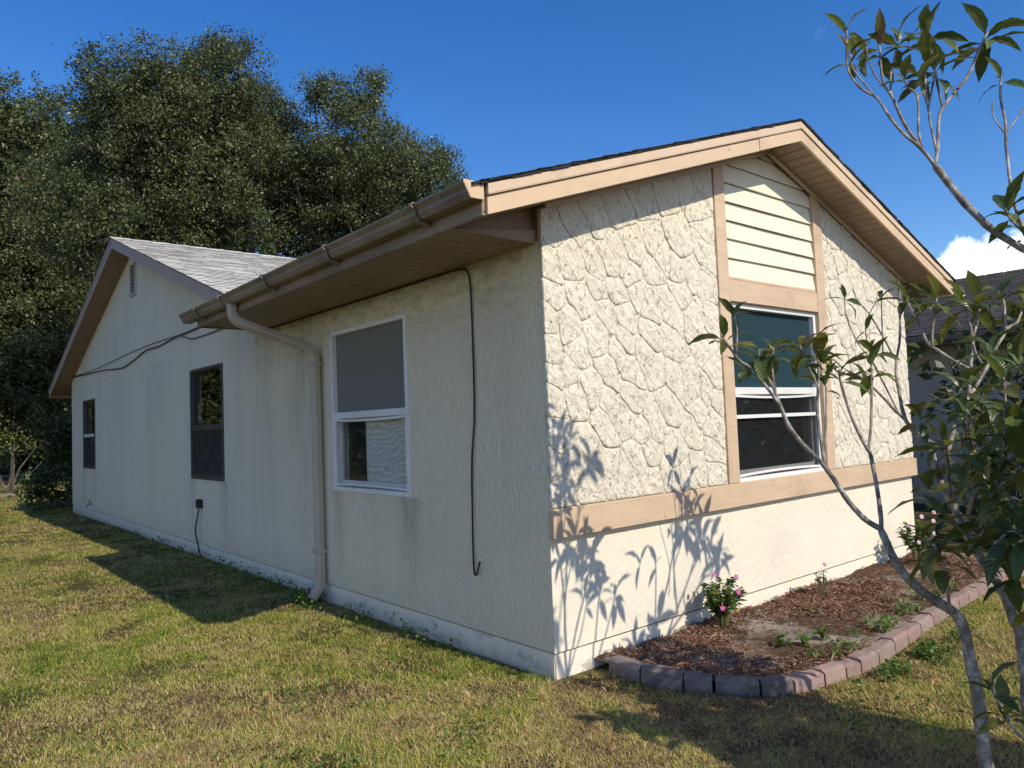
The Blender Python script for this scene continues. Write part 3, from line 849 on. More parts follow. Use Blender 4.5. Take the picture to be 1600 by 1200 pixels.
# gutter: K profile, open on top
GX = EX - 0.024
PR = [(0.0, 0.0), (-0.0, -0.085), (-0.075, -0.085), (-0.094, -0.055), (-0.094, -0.035), (-0.118, -0.012), (-0.118, 0.0), (-0.110, 0.0)]
GZ0 = 2.738


def gz(y): return GZ0 - 0.004 * (y - EY0)


mb = MB()
N = 40
inner = [(q[0] * 0.94 - 0.003, q[1] + 0.004 if q[1] < -0.05 else q[1]) for q in PR]
ysg = np.linspace(EY0 + 0.02, 4.46, N)
ring = []
for y in ysg:
    wob = 0.004 * mnoise.noise(Vector((0, y * 1.3, 0)))
    ring.append([(GX + q[0] + (wob if q[0] < -.05 else 0), y, gz(y) + q[1] + wob) for q in PR] + [(GX + q[0], y, gz(y) + q[1] + wob) for q in inner[::-1]])
k = len(ring[0])
mb.add([p for r in ring for p in r], [(i * k + j, i * k + (j + 1) % k, (i + 1) * k + (j + 1) % k, (i + 1) * k + j) for i in range(N - 1) for j in range(k)])
gutter = mb.build('gutter', 'gutter_paint', house)
mb = MB(); mb.prism([(GX + 0.006, EY0 + 0.018, gz(EY0) + 0.003), (GX + 0.006, EY0 + 0.018, gz(EY0) - 0.086), (GX - 0.08, EY0 + 0.018, gz(EY0) - 0.088), (GX - 0.1, EY0 + 0.018, gz(EY0) - 0.052), (GX - 0.122, EY0 + 0.018, gz(EY0) - 0.012), (GX - 0.122, EY0 + 0.018, gz(EY0) + 0.003)], (0, -0.012, 0))
mb.build('end_cap', 'rake_paint', gutter, 0.003)
mb = MB(); mb.prism([(GX + 0.003, 4.462, gz(4.46)), (GX + 0.003, 4.462, gz(4.46) - 0.086), (GX - 0.08, 4.462, gz(4.46) - 0.086), (GX - 0.12, 4.462, gz(4.46) - 0.012), (GX - 0.12, 4.462, gz(4.46))], (0, 0.012, 0))
mb.build('end_cap', 'gutter_paint', gutter, 0.002)
for y in (0.13, 1.22, 2.29, 3.30, 3.98):
    mb = MB(); o_ = 0.006
    pp = [(GX + q[0] * 1.05 - 0.002, gz(y) + q[1] * 1.05 + (0.004 if q[1] > -.01 else 0)) for q in PR[1:7]]
    for a, b in zip(pp[:-1], pp[1:]):
        mb.hexa([(a[0], y, a[1]), (b[0], y, b[1]), (b[0], y + .035, b[1]), (a[0], y + .035, a[1]), (a[0] - o_, y, a[1] - o_), (b[0] - o_, y, b[1] - o_), (b[0] - o_, y + .035, b[1] - o_), (a[0] - o_, y + .035, a[1] - o_)])
    # bracket below, back to the fascia, and the band over the top
    mb.hexa([(GX - .075, y, gz(y) - .098), (GX + .02, y, gz(y) - .125), (GX + .02, y + .03, gz(y) - .125), (GX - .075, y + .03, gz(y) - .098), (GX - .075, y, gz(y) - .09), (GX + .02, y, gz(y) - .112), (GX + .02, y + .03, gz(y) - .112), (GX - .075, y + .03, gz(y) - .09)])
    mb.hexa([(GX - .125, y, gz(y) + .001), (GX + .02, y, gz(y) + .006), (GX + .02, y + .035, gz(y) + .006), (GX - .125, y + .035, gz(y) + .001), (GX - .125, y, gz(y) + .007), (GX + .02, y, gz(y) + .012), (GX + .02, y + .035, gz(y) + .012), (GX - .125, y + .035, gz(y) + .007)])
    mb.build('strap', 'gutter_paint', gutter)
# downspout: outlet, elbow, raking run, elbow, vertical, kick-out
RIB = []
for cx_, cy_, a0 in ((.72, .5, 0), (-.72, .5, 90), (-.72, -.5, 180), (.72, -.5, 270)):
    for da in (0, 45, 90):
        a = math.radians(a0 + da); RIB.append((cx_ + .28 * math.cos(a), cy_ + .28 * math.sin(a)))


def bend(pts, r=0.09, n=5):
    out = [Vector(pts[0])]
    for a, b, c in zip(pts[:-2], pts[1:-1], pts[2:]):
        a, b, c = Vector(a), Vector(b), Vector(c)
        p = b + (a - b).normalized() * min(r, (a - b).length * .45); q = b + (c - b).normalized() * min(r, (c - b).length * .45)
        for t in range(n + 1):
            t /= n; out.append(p * (1 - t) ** 2 + b * 2 * t * (1 - t) + q * t * t)
    out.append(Vector(pts[-1])); return out


DY = 2.985
sp_pts = bend([(GX - .045, 3.20, gz(3.2) - 0.06), (GX - .045, 3.19, 2.50), (-0.062, DY, 2.245), (-0.058, DY, 0.13), (-0.15, DY - .005, 0.035)], 0.11, 6)
mb = MB(); mb.tube(sp_pts, 0.042, prof=[(q[1], q[0]) for q in RIB])
spout = mb.build('downspout', 'spout_paint', house)
for z in (2.09, 0.42):
    mb = MB(); mb.box(-0.105, -0.004, DY - 0.052, DY + 0.052, z, z + 0.028); mb.build('strap', 'spout_paint', spout, 0.004)
mb = MB(); mb.box(-0.02, -0.003, DY - .075, DY - .052, 2.10, 2.12); mb.build('strap_tab', 'spout_paint', spout)


def shingles(name, origin, e_dir, s_dir, n_dir, width, slope, exposure, tabw, mat, parent, seed, limit=None, skip=None, thick=0.007):
    """overlapping tabs on a roof slope; origin at the eave, e_dir along it, s_dir up the slope"""
    r = np.random.default_rng(seed)
    E_, S_, N_ = (np.array(Vector(v).normalized()) for v in (e_dir, s_dir, n_dir)); O_ = np.array(origin)
    V, Q = [], []
    rows = int(slope / exposure) + 1
    for k in range(rows):
        s0 = k * exposure; s1 = min(s0 + exposure * 1.25, slope)
        u = -tabw * r.uniform(0, 1)
        while u < width:
            w_ = tabw * r.uniform(0.9, 1.1)
            a, b = max(u + 0.003, 0), min(u + w_ - 0.003, width)
            u += w_
            if b - a < 0.02: continue
            if limit and not limit((a + b) / 2, s0): continue
            j = r.uniform(-.008, .008); h = thick + r.uniform(0, .006)
            p = [O_ + E_ * a + S_ * (s0 + j) + N_ * 0, O_ + E_ * b + S_ * (s0 + j) + N_ * 0, O_ + E_ * b + S_ * (s0 + j) + N_ * h, O_ + E_ * a + S_ * (s0 + j) + N_ * h, O_ + E_ * b + S_ * s1 + N_ * 0.002, O_ + E_ * a + S_ * s1 + N_ * 0.002]
            o = len(V); V += p; Q += [(o, o + 1, o + 2, o + 3), (o + 3, o + 2, o + 4, o + 5)]
    o = np_mesh(name, np.array(V), np.array(Q), mat, parent, kind='stuff')
    o.data.materials.append(MT['edge_shingle'])            # cut butts show the dark asphalt
    o.data.polygons.foreach_set('material_index', (np.arange(len(Q)) % 2 == 0).astype(np.int32))
    return o


ca, sa = math.cos(math.atan(.337)), math.sin(math.atan(.337))
RT = 0.160
mb = MB()
lp = [(-0.70, YR - .01), (AX, YR - .01), (AX, 7.15), (-0.31, 4.33), (-0.70, 4.33)]
mb.prism([(x, y, zr(x) + RT) for x, y in lp], (0, 0, 0.012))
mb.prism([(x, y, zr(x) + RT) for x, y in [(AX, YR - .01), (5.56, YR - .01), (5.56, 8), (AX, 7.15)]], (0, 0, 0.012))
roof = mb.build('roof', 'edge_shingle', house)
shingles('shingles', (-0.71, YR - .022, zr(-0.71) + RT + .0125), (0, 1, 0), (ca, 0, sa), (-sa, 0, ca), 7.4, (AX + 0.71) / ca, 0.142, 0.31, 'pale_shingle', roof, 3,
         limit=lambda u, s: (YR + u) < 4.25 + max(0, (s * ca - 0.45)) * 1.0)
shingles('shingles', (5.57, 8.0, zr(5.57) + RT + .0125), (0, -1, 0), (-ca, 0, sa), (sa, 0, ca), 8.0 - YR + .02, (5.57 - AX) / ca, 0.142, 0.31, 'pale_shingle', roof, 4)
# ragged shingle ends hanging over the rake
mb = MB()
for sgn, xe in ((-1, -0.7), (1, 5.57)):
    x = AX
    while (x - xe) * sgn < 0:
        w_ = random.uniform(0.05, 0.16); b = x + sgn * w_
        dz, dy = random.uniform(0.004, 0.017), random.uniform(0.008, 0.022)
        za, zb = zr(x) + RT + .013, zr(b) + RT + .013
        mb.hexa([(x, YR - dy, za - dz), (b, YR - dy, zb - dz * random.uniform(.4, 1)), (b, YR + .02, zb - .004), (x, YR + .02, za - .004), (x, YR - dy, za + .008), (b, YR - dy, zb + .008), (b, YR + .03, zb + .011), (x, YR + .03, za + .011)])
        x = b
mb.build('shingle_edge', 'edge_shingle', roof, kind='stuff')

# ---- rear roof, its gable soffit and rake
XR = -0.315
mb = MB()
mb.prism([(XR - .01, 9.75, zrear(9.75) + .158), (13, 9.75, zrear(9.75) + .158), (13, 4.21, zrear(4.21) + .158), (XR - .01, 4.21, zrear(4.21) + .158)], (0, 0, 0.012))
mb.prism([(XR - .01, 9.75, zrear(9.75) + .158), (13, 9.75, zrear(9.75) + .158), (13, 15.95, zrear(15.95) + .158), (XR - .01, 15.95, zrear(15.95) + .158)], (0, 0, 0.012))
roof2 = mb.build('roof', 'edge_shingle', house)
cb, sb = math.cos(math.atan(.334)), math.sin(math.atan(.334))
shingles('shingles', (XR - .03, 4.2, zrear(4.2) + .1705), (1, 0, 0), (0, cb, sb), (0, -sb, cb), 11.5, 5.55 / cb, 0.142, 0.30, 'pale_shingle', roof2, 9)
shingles('shingles', (11.0, 15.97, zrear(15.97) + .1705), (-1, 0, 0), (0, -cb, sb), (0, sb, cb), 11.3, 6.22 / cb, 0.2, 0.4, 'pale_shingle', roof2, 10)
mb = MB()
for k in range(38):
    x = XR - 0.02 + k * 0.3
    for sgn in (-1, 1):
        mb.hexa([(x, 9.75, zrear(9.75) + .178), (x + .29, 9.75, zrear(9.75) + .186), (x + .29, 9.75 + sgn * .15, zrear(9.75 + .15) + .186), (x, 9.75 + sgn * .15, zrear(9.75 + .15) + .178),
                 (x, 9.75, zrear(9.75) + .184), (x + .29, 9.75, zrear(9.75) + .192), (x + .29, 9.75 + sgn * .15, zrear(9.75 + .15) + .192), (x, 9.75 + sgn * .15, zrear(9.75 + .15) + .184)])
mb.build('ridge_caps', 'pale_shingle', roof2, kind='stuff')
for sgn in (-1, 1):
    ye = 4.40 if sgn < 0 else 15.93
    def strip2(a, b, x0, x1, name, mat):
        mb = MB(); mb.prism([(x0, 9.75, zrear(9.75) + a), (x0, ye, zrear(ye) + a), (x0, ye, zrear(ye) + b), (x0, 9.75, zrear(9.75) + b)], (x1 - x0, 0, 0)); return mb.build(name, mat, house, 0.002)
    strip2(0.0, 0.098, XR, XR + .02, 'rake_board', 'rear_trim')
    strip2(0.1, 0.156, XR - .008, XR + .02, 'drip_board', 'rear_trim')
    yy = 9.75 + sgn * .01
    while (sgn < 0 and yy > 4.5) or (sgn > 0 and yy < 15.85):
        a, b = yy, yy + sgn * 0.19
        zz = lambda q: zrear(q) + 0.014
        x1 = -0.002 if max(a, b) < LEN else 0.4
        mb = MB(); mb.hexa([(XR + .022, a, zz(a)), (XR + .022, b, zz(b)), (x1, b, zz(b)), (x1, a, zz(a)), (XR + .022, a, zz(a) + .012), (XR + .022, b, zz(b) + .012), (x1, b, zz(b) + .012), (x1, a, zz(a) + .012)])
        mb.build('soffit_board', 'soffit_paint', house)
        yy += sgn * 0.196
mb = MB(); mb.box(XR, 9, 15.93, 15.95, zrear(15.93), zrear(15.93) + .15); mb.build('fascia_board', 'rear_trim', house)
# louvred gable vent
vent = None
mb = MB(); V0, V1, VZ0, VZ1 = 9.54, 9.88, 3.80, 4.33
for (a, b, c, d) in ((V0, V0 + .03, VZ0, VZ1), (V1 - .03, V1, VZ0, VZ1), (V0 + .031, V1 - .031, VZ0, VZ0 + .03), (V0 + .031, V1 - .031, VZ1 - .03, VZ1)):
    mb.box(-0.03, -0.002, a, b, c, d)
vent = mb.build('vent', 'neighbour_wall', house, 0.002)
mb = MB(); mb.box(-0.004, -0.001, V0 + .03, V1 - .03, VZ0 + .03, VZ1 - .03); mb.build('vent_back', 'black_rubber', vent)
for k in range(8):
    z = VZ0 + .04 + k * .056
    mb = MB(); mb.hexa([(-.028, V0 + .031, z), (-.028, V1 - .031, z), (-.006, V1 - .031, z + .03), (-.006, V0 + .031, z + .03), (-.028, V0 + .031, z + .006), (-.028, V1 - .031, z + .006), (-.006, V1 - .031, z + .036), (-.006, V0 + .031, z + .036)])
    mb.build('slat', 'neighbour_wall', vent)


# ---- windows
def window(mp, u0, u1, z0, z1, zm, metal, midmetal, upglass, screen, bow=0.0, label=None, scr_rail=None):
    def bx(mb, a, b, c, d, n0, n1):
        p = [mp(a, n0, c), mp(b, n0, c), mp(b, n0, d), mp(a, n0, d), mp(a, n1, c), mp(b, n1, c), mp(b, n1, d), mp(a, n1, d)]
        mb.hexa(p)
    fr = MB(); t = 0.034
    for q in ((u0 - .004, u0 + t, z0, z1), (u1 - t, u1 + .004, z0, z1), (u0 + t + .001, u1 - t - .001, z1 - t, z1 + .004), (u0 + t + .001, u1 - t - .001, z0 - .004, z0 + t)):
        bx(fr, *q, -0.075, 0.014)
    w = fr.build('window', metal, house, 0.003, label=label)
    mb = MB(); bx(mb, u0 + t + .001, u1 - t - .001, zm - .028, zm + .028, -0.06, 0.006); mb.build('meeting_rail', midmetal, w, 0.003)
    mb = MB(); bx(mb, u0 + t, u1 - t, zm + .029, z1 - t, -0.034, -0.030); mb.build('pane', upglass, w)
    mb = MB(); s_ = 0.026
    a, b, c, d = u0 + t + .003, u1 - t - .003, z0 + t + .003, zm - .03
    for q in ((a, a + s_, c, d), (b - s_, b, c, d), (a + s_ + .001, b - s_ - .001, c, c + .05), (a + s_ + .001, b - s_ - .001, d - s_, d)): bx(mb, *q, -0.066, -0.042)
    mb.build('sash', metal, w, 0.002)
    mb = MB(); bx(mb, a + s_, b - s_, c + .05, d - s_, -0.056, -0.052); mb.build('pane', 'dull_glass' if screen == 'light_screen' else 'window_glass', w)
    # insect screen in its own thin, bowed frame
    mb = MB(); mb.add([mp(a, -0.012, c), mp(b, -0.012, c), mp(b, -0.012, d), mp(a, -0.012, d)], [(0, 1, 2, 3)]); sc_ = mb.build('insect_screen', screen, w)
    mb = MB(); r = 0.009
    def pt(u, z, k):                      # bowed rails
        tt = (u - a) / (b - a); return mp(u, -0.002 + abs(bow) * .3 * 4 * tt * (1 - tt), z + k * 4 * tt * (1 - tt))
    us = np.linspace(a, b, 9)
    sq = [(1, 1), (-1, 1), (-1, -1), (1, -1)]
    mb.tube([pt(u, c + .012, bow) for u in us], r, prof=sq); mb.tube([pt(u, d - .006, -bow) for u in us], r, prof=sq)
    mb.tube([pt(a + .006, z, 0) for z in np.linspace(c, d, 4)], r, prof=sq); mb.tube([pt(b - .006, z, 0) for z in np.linspace(c, d, 4)], r, prof=sq)
    if scr_rail: mb.tube([pt(u, scr_rail, 0) for u in us], 0.014, prof=sq)
    mb.build('screen_frame', metal, w)
    return w


window(side, *WINS['w1'], 1.632, 'white_metal', 'white_metal', 'grey_refl_glass', 'light_screen', 0.014, 'white framed window beside the downspout')
window(side, *WINS['w2'], 1.615, 'bronze_metal', 'bronze_metal', 'window_glass', 'screen', 0.0, 'dark framed window in the middle of the side wall')
window(side, *WINS['w3'], 1.60, 'bronze_metal', 'white_metal', 'window_glass', 'screen', 0.0, 'window at the far end of the side wall')
window(front, *FW, 1.690, 'white_metal', 'white_metal', 'teal_refl_glass', 'dark_screen', 0.016, 'white framed front window between tan boards', scr_rail=1.49)
# rough plaster sills / margins round the side windows
for k in ('w1', 'w2', 'w3'):
    a, b, c, d = WINS[k]
    mb = MB(); mb.box(-0.012, -0.001, a - .03, b + .03, c - .032, c - .006); mb.build('sill', 'stucco', house, 0.003)
# things in the rooms
mb = MB()
N = 24
cu = [(0.094 + 0.006 * math.sin(k * 1.9), 1.44 + k * 0.93 / N) for k in range(N + 1)]
mb.add([(x, y, 0.9) for x, y in cu] + [(x, y, 1.66) for x, y in cu], [(k, k + 1, N + 2 + k, N + 1 + k) for k in range(N)])
tag(mb.build('curtain', 'curtain'), 'pale wavy patterned curtain behind the lower pane of the white framed side window', 'curtain')
mb = MB(); mb.add([(0.10, 1.53, 1.735), (0.10, 2.76, 1.735), (0.10, 2.76, 2.36), (0.10, 1.53, 2.36)], [(0, 1, 2, 3)]); mb.box(0.092, 0.108, 1.53, 2.76, 1.722, 1.737)
tag(mb.build('roller_blind', 'blind_cloth'), 'grey roller blind behind the upper pane of the white framed side window', 'blind')
mb = MB(); mb.box(0.07, 0.10, 1.70, 2.26, 1.675, 1.70); mb.box(0.07, 0.10, 1.98, 2.08, 1.701, 1.718)
tag(mb.build('curtain_bracket', 'board_white'), 'small white bar behind the middle rail of the white framed side window', 'bracket')
mb = MB(); mb.add([(0.11, 5.64, 0.95), (0.13, 5.84, 0.95), (0.12, 5.76, 1.58), (0.11, 5.64, 1.58)], [(0, 1, 2, 3)])
tag(mb.build('curtain', 'curtain'), 'narrow strip of pale curtain at the edge of the dark framed window', 'curtain')
mb = MB()
for r_, yc, zc in ((0.10, 13.3, 1.33), (0.07, 13.22, 1.18), (0.07, 13.38, 1.18)):
    mb.tube([(0.17, yc + r_ * math.cos(t), zc + r_ * math.sin(t)) for t in np.linspace(0, 2 * math.pi, 17)], 0.012, 5)
tag(mb.build('window_ornament', 'board_white'), 'small white looped ornament hanging in the far side window', 'ornament')

# ---- service bits on the side wall
mb = MB(); mb.box(-0.05, -0.002, 6.40, 6.53, 0.60, 0.71); mb.box(-0.056, -0.0505, 6.41, 6.52, 0.61, 0.70)
mb.build('outlet_box', 'black_rubber', house, 0.006)
mb = MB(); mb.tube([(-0.002, 13.06, 0.275), (-0.06, 13.06, 0.275), (-0.09, 13.06, 0.255), (-0.10, 13.06, 0.225)], 0.014, 8); mb.tube([(-0.055, 13.06, 0.28), (-0.055, 13.06, 0.33)], 0.008, 6)
tb = mb.build('hose_tap', 'brass', house, smooth=True)
mb = MB(); mb.tube([(-0.055, 13.06 + .045 * math.cos(t), .335 + .03 * math.sin(t)) for t in np.linspace(0, 2 * math.pi, 13)], 0.006, 6); mb.build('tap_wheel', 'brass', tb)


def smooth_path(pts, n=4):
    pts = [Vector(p) for p in pts]; out = []
    for i in range(len(pts) - 1):
        p0, p1, p2, p3 = pts[max(i - 1, 0)], pts[i], pts[i + 1], pts[min(i + 2, len(pts) - 1)]
        for t in range(n):
            t /= n
            out.append(0.5 * ((2 * p1) + (-p0 + p2) * t + (2 * p0 - 5 * p1 + 4 * p2 - p3) * t * t + (-p0 + 3 * p1 - 3 * p2 + p3) * t ** 3))
    out.append(pts[-1]); return out


def cable(name, pts, r, mat, label, cat='cable'):
    mb = MB(); mb.tube(smooth_path(pts, 5), r, 6); o = mb.build(name, mat, smooth=True); return tag(o, label, cat)


cable('cable', [(-.012, 4.2, EZ - .008), (-.012, 3.0, EZ - .01), (-.012, 1.8, EZ - .012), (-.014, 0.95, EZ - .012), (-.016, .80, EZ - .014), (-.016, .715, 2.555), (-.014, .678, 2.47), (-.012, .672, 2.2), (-.014, .68, 1.6), (-.014, .728, 1.25), (-.016, .745, .75), (-.016, .745, .56), (-.02, .725, .512), (-.025, .69, .55), (-.03, .657, .61)],
      0.0065, 'black_rubber', 'thin black cable hanging down the shaded wall near the corner, its end hooked')
cable('cable', [(-.015, 14.9, 2.86), (-.02, 13.5, 2.825), (-.02, 11.8, 2.77), (-.02, 10.55, 2.70), (-.02, 9.7, 2.757), (-.02, 8.98, 2.838), (-.02, 8.2, 2.83), (-.02, 7.4, 2.868), (-.02, 6.7, 2.87), (-.02, 5.6, 2.90)],
      0.011, 'grey_cable', 'sagging dark cable strung across the rear gable wall from its far corner')
cable('cable', [(-.016, 14.86, 2.875), (-.016, 12.6, 2.855), (-.016, 10.1, 2.90), (-.016, 8.5, 2.905), (-.018, 7.26, 2.88), (-.018, 6.5, 2.885), (-.02, 5.5, 2.93)],
      0.006, 'grey_cable', 'thinner straight wire running above the sagging cable on the rear gable wall')
cable('cable', [(-.02, 7.3, 2.875), (-.022, 7.1, 2.85), (-.022, 6.7, 2.765), (-.022, 6.2, 2.752), (-.02, 5.45, 2.757), (-.012, 4.6, 2.80)],
      0.008, 'grey_cable', 'short loop of dark wire dipping below the gutter end on the gable wall')
cable('cord', [(-.03, 6.465, .605), (-.045, 6.45, .55), (-.05, 6.52, .40), (-.05, 6.55, .30), (-.045, 6.50, .18), (-.04, 6.43, .06), (-.035, 6.42, .0)],
      0.009, 'black_rubber', 'black cord dropping from the outlet box to the grass', 'cord')

# ------------------------------------------------------------------ flower bed
EDGE = [(0.325, -0.11), (0.315, -0.37), (0.365, -0.635), (0.455, -0.775), (0.59, -0.98), (0.75, -1.085), (0.985, -1.135), (1.17, -1.165), (1.31, -1.185), (1.53, -1.19), (1.80, -1.17), (2.05, -1.145), (2.32, -1.118), (2.58, -1.10), (2.86, -1.08), (3.18, -1.055), (3.42, -1.04), (3.65, -1.03), (3.87, -1.025), (4.1, -1.02), (4.35, -1.02), (4.6, -1.02), (4.85, -1.02), (5.1, -1.02)]
border = root('flower_bed_border', (0.3, -0.1, 0), 'curved row of red and grey concrete edging stones round the flower bed', 'edging')
TONE = [0.18, 0.05, 0.08, 0.03, 0.06, 0.75, 0.85, 0.55, 0.6, 0.5, 0.62, 0.55, 0.7, 0.45, 0.6, 0.5, 0.65, 0.55, 0.6, 0.5, 0.6, 0.55, 0.5]  # first blocks toned dark for the shadow lying on them
for i in range(len(EDGE) - 1):
    a, b = Vector((*EDGE[i], 0)), Vector((*EDGE[i + 1], 0))
    d = (b - a).normalized(); nin = Vector((-d.y, d.x, 0))           # towards the bed
    if nin.dot(Vector((1.6, -0.4, 0)) - a) < 0 and i < 8: nin = -nin
    if i >= 8: nin = Vector((0, 1, 0)) - d * d.y
    nin.normalize()
    g = 0.006 if i > 5 else 0.009
    L = (b - a).length; h = (0.080 if i < 5 else 0.064) + random.uniform(-.008, .008); wd = 0.105
    mb = MB(); K = 4; vs = []
    for k in range(K + 1):
        t = g / L + (1 - 2 * g / L) * k / K
        p = a + (b - a) * t
        bulge = -nin * 0.008 * 4 * t * (1 - t)
        r = [random.uniform(-.006, .006) for _ in range(8)]
        z0 = -0.06
        vs += [p + bulge + Vector((0, 0, z0)), p + bulge + nin * 0.006 + Vector((0, 0, h * .78 + r[0])), p + nin * (0.026 + r[1]) + Vector((0, 0, h + r[2])), p + nin * (wd - .02 + r[3]) + Vector((0, 0, h + r[4])), p + nin * (wd + r[5]) + Vector((0, 0, h - .02)), p + nin * wd + Vector((0, 0, z0))]
    fs = []
    for k in range(K):
        for j in range(6): fs.append((k * 6 + j, k * 6 + (j + 1) % 6, (k + 1) * 6 + (j + 1) % 6, (k + 1) * 6 + j))
    fs += [(0, 1, 2, 3, 4, 5), tuple(K * 6 + j for j in range(6))]
    mb.add(vs, fs); o = mb.build('edging_stone', 'edging', border)
    t_ = TONE[i]; o.color = (t_, t_, t_, 1)

edge_np = np.array(EDGE)


def in_bed(x, y):
    """True inside the bed (between the wall and the inner face of the edging)"""
    yl = np.interp(x, edge_np[1:, 0], edge_np[1:, 1])
    return (x > 0.40) & (x < 5.1) & (y < -0.0) & (y > yl + 0.09)


def bed_z(x, y): return 0.035 + 0.028 * (1 - np.abs((y + 0.55) / 0.6)) + 0.012 * np.sin(x * 5.1) * np.cos(y * 7.3) + 0.006 * np.sin(x * 17 + y * 11)


nx_, ny_ = 120, 34
V = []; 
for i in range(nx_):
    x = 0.33 + (5.15 - 0.33) * (i / (nx_ - 1)) ** 1.2
    yl = float(np.interp(x, edge_np[1:, 0], edge_np[1:, 1])) + 0.03
    for j in range(ny_):
        y = 0.008 + (yl - 0.008) * j / (ny_ - 1)
        V.append((x, y, float(bed_z(x, y)) + 0.008 * mnoise.noise(Vector((x * 14, y * 14, 0)))))
Q = [(i * ny_ + j, (i + 1) * ny_ + j, (i + 1) * ny_ + j + 1, i * ny_ + j + 1) for i in range(nx_ - 1) for j in range(ny_ - 1)]
np_mesh('flower_bed_soil', V, Q, 'mulch_soil', kind='structure')

# bark chips
N = 20000
px = RNG.uniform(0.36, 5.0, N); py = RNG.uniform(-1.15, 0, N)
k = in_bed(px, py) | ((px > .33) & (px < .5) & (py > -0.5) & (py < -.02) & (px > .43 - .0))
sand = np.array([mnoise.noise(Vector((x * .9 + 3.1, y * 1.4 + 1.7, 2.2))) for x, y in zip(px, py)])
k &= (RNG.uniform(size=N) < np.clip(0.95 - np.maximum(sand - 0.0, 0) * 4 - np.clip((px - 2.2) * .22, 0, .7), 0.06, 1))
px, py = px[k], py[k]; n = len(px)
cen = np.stack([px, py, bed_z(px, py) + RNG.uniform(0.004, 0.022, n)], 1)
ang = RNG.uniform(0, 2 * np.pi, n); tilt = RNG.normal(0, .35, n)
d = np.stack([np.cos(ang) * np.cos(tilt), np.sin(ang) * np.cos(tilt), np.sin(tilt)], 1)
L = (0.006 + 0.03 * RNG.uniform(0, 1, n) ** 2)[:, None]; wv_ = RNG.uniform(0.0015, 0.005, n)[:, None]
sd = unit(np.cross(d, np.array([0, 0, 1.0])) + RNG.normal(0, .25, (n, 3)))
nr = np.cross(sd, d); th = RNG.uniform(.0015, .004, n)[:, None]
P8 = np.stack([cen + d * L * a + sd * wv_ * b * (0.6 if a > 0 else 1) + nr * th * c for c in (-.5, .5) for a, b in ((-1, -1), (1, -1), (1, 1), (-1, 1))], 1)
F = np.array([(0, 3, 2, 1), (4, 5, 6, 7), (0, 1, 5, 4), (2, 3, 7, 6), (1, 2, 6, 5), (3, 0, 4, 7)])
np_mesh('mulch', P8.reshape(-1, 3), (F[None] + 8 * np.arange(n)[:, None, None]).reshape(-1, 4), 'mulch_chip', kind='stuff')


# ------------------------------------------------------------------ small plants
def flower(parent, p, r, mat, face):
    mb = MB(); face = Vector(face).normalized(); a = face.orthogonal().normalized(); b = face.cross(a); p = Vector(p)
    for k in range(5):
        t = 2 * math.pi * k / 5 + random.random() * .2
        e1 = a * math.cos(t) + b * math.sin(t); e2 = face.cross(e1)
        mb.add([p, p + e1 * r * .6 + e2 * r * .42 + face * r * .12, p + e1 * r * 1.05 + face * r * .05, p + e1 * r * .6 - e2 * r * .42 + face * r * .12], [(0, 1, 2, 3)])
    f = mb.build('flower', mat, parent)
    mb = MB(); mb.tube([p + face * .001, p + face * r * .18], r * .14, 5); mb.build('flower_eye', 'white_metal', f)


def bushlet(name, base, h, rad, nl, leaf, mat, label, cat, rng, group=None, flowers=(), stems=7, petal='petal'):
    base = Vector(base); t = root(name, base, label, cat, group)
    mb = MB(); tips = []
    for k in range(stems):
        a = 2 * math.pi * k / stems + rng.uniform(-.4, .4); r = rad * rng.uniform(.25, .95); hh = h * rng.uniform(.6, 1)
        tip = base + Vector((r * math.cos(a), r * math.sin(a), hh)); md = base.lerp(tip, .5) + Vector((0, 0, h * .1))
        mb.tube([base + Vector((.01 * math.cos(a), .01 * math.sin(a), -.02)), md, tip], [0.005, .004, .0025], 5); tips.append((base, md, tip))
    mb.build('stem', 'green_stem', t)
    C_, D_ = [], []
    for k in range(nl):
        b0, md, tip = tips[rng.integers(len(tips))]; u = rng.uniform(.25, 1) ** .7
        p = (b0 * (1 - u) ** 2 + md * 2 * u * (1 - u) + tip * u * u)
        a = rng.uniform(0, 6.28); C_.append(p); D_.append((math.cos(a), math.sin(a), rng.uniform(-.1, .6)))
    v, q = leaves_np(np.array(C_), leaf, leaf * .55, rng, .8, .12, np.array(D_) * 2, .5)
    np_mesh('foliage', v, q, mat, t)
    for fp in flowers: flower(t, base + Vector(fp[:3]), fp[3], petal, fp[4])
    return t


